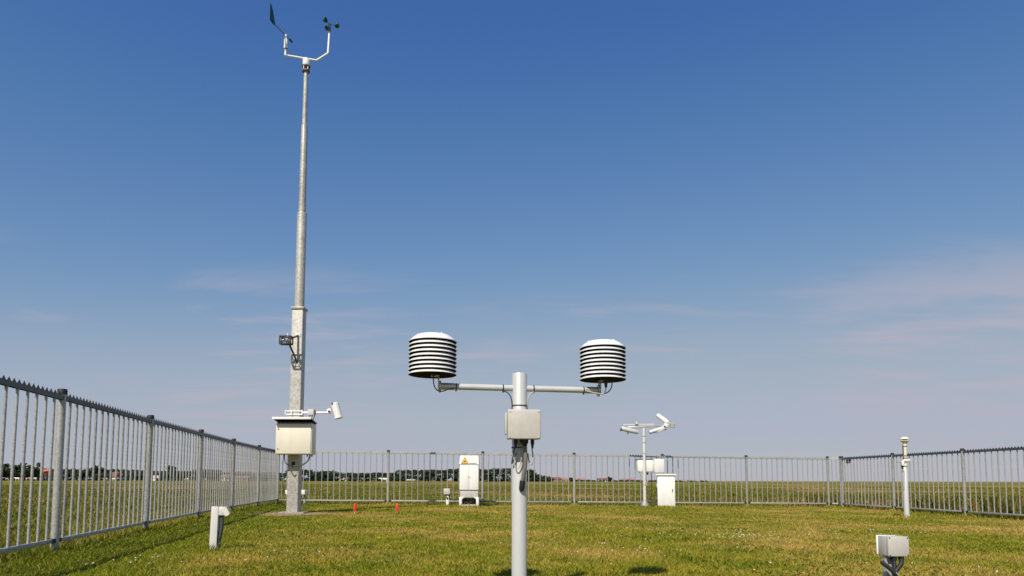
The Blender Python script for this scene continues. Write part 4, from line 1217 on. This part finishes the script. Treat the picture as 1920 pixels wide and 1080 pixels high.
M['tile_orange'] = paint('orange_roof_tiles', (0.62, 0.17, 0.06), 0.8, 0.3, 1.2)
M['tile_brown'] = paint('brown_roof_tiles', (0.24, 0.10, 0.07), 0.8, 0.3, 1.2)
M['tile_pink'] = paint('faded_roof_tiles', (0.42, 0.24, 0.20), 0.8, 0.3, 1.2)
M['brick'] = paint('pale_brick', (0.36, 0.26, 0.19), 0.9, 0.3, 2)
M['render'] = paint('white_render', (0.72, 0.69, 0.64), 0.85, 0.1, 2)
M['glass'] = paint('window_glass', (0.03, 0.04, 0.05), 0.12, 0.1, 2)


def house(x, y, w, d, he, hr, wall, roof, label, rz=0.0, z0=-0.1):
    t = thing('house', label, 'house', (x * FAR, y * FAR, z0), rz, 'houses on the horizon')
    w, d, he, hr = w * FAR, d * FAR, he * FAR, hr * FAR
    part('wall', bx(B(), (w, d, he), (0, 0, he / 2)), wall, t)
    bm = B()
    ov = 0.35
    A = [bm.verts.new(v) for v in ((-w / 2 - ov, -d / 2 - ov, he - 0.1), (w / 2 + ov, -d / 2 - ov, he - 0.1), (w / 2 + ov, d / 2 + ov, he - 0.1), (-w / 2 - ov, d / 2 + ov, he - 0.1))]
    r0, r1 = bm.verts.new((-w / 2 - ov, 0, he + hr)), bm.verts.new((w / 2 + ov, 0, he + hr))
    bm.faces.new((A[0], A[1], r1, r0)); bm.faces.new((A[2], A[3], r0, r1)); bm.faces.new((A[1], A[2], r1)); bm.faces.new((A[3], A[0], r0)); bm.faces.new(A[::-1])
    rr = part('roof', bm, roof, t)
    part('chimney', bx(B(), (0.6, 0.6, 1.0), (w * 0.28, 0.3, he + hr - 0.1)), 'brick', rr)
    part('door', bx(B(), (1.0, 0.08, min(2.0, he - 0.2)), (w * 0.1, -d / 2 - 0.02, min(2.0, he - 0.2) / 2)), 'brown_metal', t)
    for s in (-0.32, 0.34):
        wd = part('window', bx(B(), (1.2, 0.08, 1.0), (w * s, -d / 2 - 0.02, he * 0.58)), 'render', t)
        part('pane', bx(B(), (1.0, 0.05, 0.8), (w * s, -d / 2 - 0.045, he * 0.58)), 'glass', wd)
    return t


house(px(85, 256), 256, 4.2, 6, 2.6, 1.7, 'brick', 'tile_orange', 'small farmhouse with a bright orange roof among the trees at far left', R(6))
house(px(219, 290), 290, 2.4, 4, 1.8, 1.9, 'tile_brown', 'tile_brown', 'dark brown-roofed barn between trees behind the first full fence panel')
house(px(302, 296), 292, 2.4, 2.6, 1.3, 1.1, 'render', 'render', 'small white gabled shed beside the bushy tree behind the second fence panel', R(70))
house(px(427, 300), 300, 3.5, 4, 1.9, 1.1, 'render', 'tile_pink', 'white cottage behind the left fence near its fourth post')
house(px(452, 310), 310, 9, 6, 1.3, 1.0, 'brick', 'tile_pink', 'long reddish farm building behind the far end of the left fence')
house(px(1043, 440), 438, 5, 6, 1.5, 1.3, 'brick', 'tile_brown', 'brown-roofed house just right of the foreground post on the horizon', R(20))
house(px(1055, 440), 440, 8, 6, 1.3, 1.2, 'tile_pink', 'tile_pink', 'wide pink-roofed house on the horizon left of the third back fence post')
house(px(1088, 455), 455, 7, 6, 1.2, 1.1, 'render', 'tile_pink', 'low pale house on the horizon just right of the third back fence post')
house(px(1130, 470), 470, 7, 6, 1.3, 1.1, 'render', 'tile_brown', 'white low house on the horizon near the small sensor pole')
house(px(1178, 480), 480, 9, 6, 1.1, 1.0, 'brick', 'tile_pink', 'low reddish house on the horizon just left of the sensor pole')
gh = thing('greenhouse', 'long low pale greenhouse on the horizon left of the twin-door cabinet', 'greenhouse', (px(772, 400), 400, -0.1))
part('wall', bx(B(), (5.0, 4, 0.5), (0, 0, 1.0)), 'render', gh)
part('roof', bx(B(), (5.2, 4.2, 0.12), (0, 0, 1.31), None, 0.02), 'white', gh)

# ------------------------------------------------------------------ cows
def cow_mesh():
    me = bpy.data.meshes.new('cow'); bm = B()
    J = {}
    def v(k, co): J[k] = bm.verts.new(co)
    v('hip', (-0.72, 0, 1.12)); v('loin', (-0.30, 0, 1.02)); v('belly', (0.10, 0, 0.98)); v('chest', (0.52, 0, 1.02)); v('shoulder', (0.74, 0, 1.12))
    v('neck', (1.00, 0, 1.22)); v('poll', (1.22, 0, 1.32)); v('muzzle', (1.55, 0, 1.12)); v('nose', (1.64, 0, 1.06))
    v('rump', (-0.92, 0, 1.16)); v('tail1', (-1.00, 0, 0.95)); v('tail2', (-1.01, 0, 0.55))
    for s, n in ((1, 'l'), (-1, 'r')):
        v('fs' + n, (0.62, s * 0.20, 0.85)); v('fk' + n, (0.64, s * 0.20, 0.45)); v('ff' + n, (0.62, s * 0.20, 0.03))
        v('hs' + n, (-0.68, s * 0.20, 0.88)); v('hk' + n, (-0.62, s * 0.21, 0.66)); v('hh' + n, (-0.80, s * 0.21, 0.45)); v('hf' + n, (-0.74, s * 0.21, 0.03))
        v('ear' + n, (1.20, s * 0.20, 1.36))
    E = [('hip', 'loin'), ('loin', 'belly'), ('belly', 'chest'), ('chest', 'shoulder'), ('shoulder', 'neck'), ('neck', 'poll'), ('poll', 'muzzle'), ('muzzle', 'nose'), ('hip', 'rump'), ('rump', 'tail1'), ('tail1', 'tail2')]
    for n in 'lr': E += [('chest', 'fs' + n), ('fs' + n, 'fk' + n), ('fk' + n, 'ff' + n), ('hip', 'hs' + n), ('hs' + n, 'hk' + n), ('hk' + n, 'hh' + n), ('hh' + n, 'hf' + n), ('poll', 'ear' + n)]
    for a, b in E: bm.edges.new((J[a], J[b]))
    bm.verts.index_update()
    keys = {J[k].index: k for k in J}
    bm.to_mesh(me); bm.free()
    ob = bpy.data.objects.new('cow', me); COL.objects.link(ob)
    sk = ob.modifiers.new('s', 'SKIN'); ob.modifiers.new('d', 'SUBSURF').levels = 1
    rad = {'hip': (.33, .34), 'loin': (.36, .40), 'belly': (.37, .41), 'chest': (.32, .38), 'shoulder': (.24, .30), 'neck': (.16, .22), 'poll': (.13, .15), 'muzzle': (.09, .10), 'nose': (.07, .07), 'rump': (.2, .22), 'tail1': (.04, .04), 'tail2': (.035, .035)}
    leg = {'fs': .14, 'fk': .075, 'ff': .06, 'hs': .18, 'hk': .13, 'hh': .08, 'hf': .06, 'ear': .05}
    if not me.skin_vertices:
        pass
    sv = me.skin_vertices[0].data
    for i, k in keys.items():
        r_ = rad.get(k) or (leg[k[:-1]], leg[k[:-1]])
        sv[i].radius = (r_[0], r_[1]); sv[i].use_root = (k == 'belly')
    dg = bpy.context.evaluated_depsgraph_get(); dg.update()
    out = bpy.data.meshes.new_from_object(ob.evaluated_get(dg))
    out.name = 'cow_body'
    bpy.data.objects.remove(ob)
    out.shade_smooth()
    return out


def hide_mat(name, base, spot, lo=0.48, seed=0.0):
    m, n, l, b = new_mat(name)
    tcn = n.new('ShaderNodeTexCoord'); mpn = n.new('ShaderNodeMapping'); mpn.inputs['Location'].default_value = (seed, seed * 2, 0)
    l.new(tcn.outputs['Object'], mpn.inputs[0])
    nz = n.new('ShaderNodeTexNoise'); nz.inputs['Scale'].default_value = 1.4; nz.inputs['Detail'].default_value = 2
    l.new(mpn.outputs[0], nz.inputs['Vector'])
    cr = n.new('ShaderNodeValToRGB'); cr.color_ramp.elements[0].position = lo; cr.color_ramp.elements[1].position = lo + 0.02
    cr.color_ramp.elements[0].color = (*base, 1); cr.color_ramp.elements[1].color = (*spot, 1)
    l.new(nz.outputs[0], cr.inputs[0]); l.new(cr.outputs[0], b.inputs['Base Color']); b.inputs['Roughness'].default_value = 0.8
    return m


HM = [hide_mat('hide_cream', (0.74, 0.68, 0.58), (0.62, 0.52, 0.40), 0.6, 1.0), hide_mat('hide_pied', (0.74, 0.70, 0.64), (0.02, 0.018, 0.016), 0.47, 4.3), hide_mat('hide_black', (0.025, 0.022, 0.02), (0.65, 0.6, 0.55), 0.62, 2.2), hide_mat('hide_red', (0.66, 0.52, 0.42), (0.24, 0.10, 0.06), 0.50, 7.7)]
cme = cow_mesh()
cmeshes = []
for m_ in HM:
    c_ = cme.copy(); c_.materials.clear(); c_.materials.append(m_); cmeshes.append(c_)
cow_spec = [(2, 215, 0, 10, 'cream cow at the far left edge beside the first fence bar'), (17, 225, 1, 170, 'black and white cow second from the left edge of the pasture'), (36, 205, 0, 175, 'pale cream cow grazing between the third and fourth fence bars from the left'),
            (57, 210, 3, 20, 'reddish pied cow left of the orange-roofed house'), (67, 212, 0, 200, 'pale cow just below and left of the orange-roofed house'), (83, 215, 2, 5, 'black cow in front of the orange-roofed house'),
            (128, 230, 1, 60, 'small pied cow just right of the near fence post'), (152, 225, 1, 150, 'pied cow in the middle of the first full fence panel'), (169, 228, 1, 15, 'pied cow left of the brown-roofed barn, between two bars'),
            (200, 220, 3, 190, 'reddish pied cow just left of the brown-roofed barn'), (218, 222, 0, 30, 'pale cow in front of the brown-roofed barn'), (281, 230, 0, 100, 'pale cow directly beside the second near fence post'),
            (355, 205, 0, 140, 'pale cow in the field near the third fence post'), (538, 190, 1, 150, 'pied cow seen just left of the tall mast foot'),
            (644, 178, 1, 200, 'black and white cow facing left above the left orange stake'), (652, 180, 3, 80, 'red and white cow standing right behind the pied one above the stake'),
            (670, 182, 2, 160, 'black cow right of the red and white one above the left stake'), (684, 195, 2, 30, 'dark brown cow, last of the group before the fence post'), (721, 186, 0, 185, 'white cow beside the first back fence post right of the mast')]
for (p, Y, k, rz, lb) in cow_spec:
    Y *= 1.28 if p < 500 else 1.05
    o = link('cow', cmeshes[k], None, (px(p, Y), Y, -0.012), (0, 0, R(rz)))
    tag(o, lb, 'cow', 'cows grazing in the far pasture')
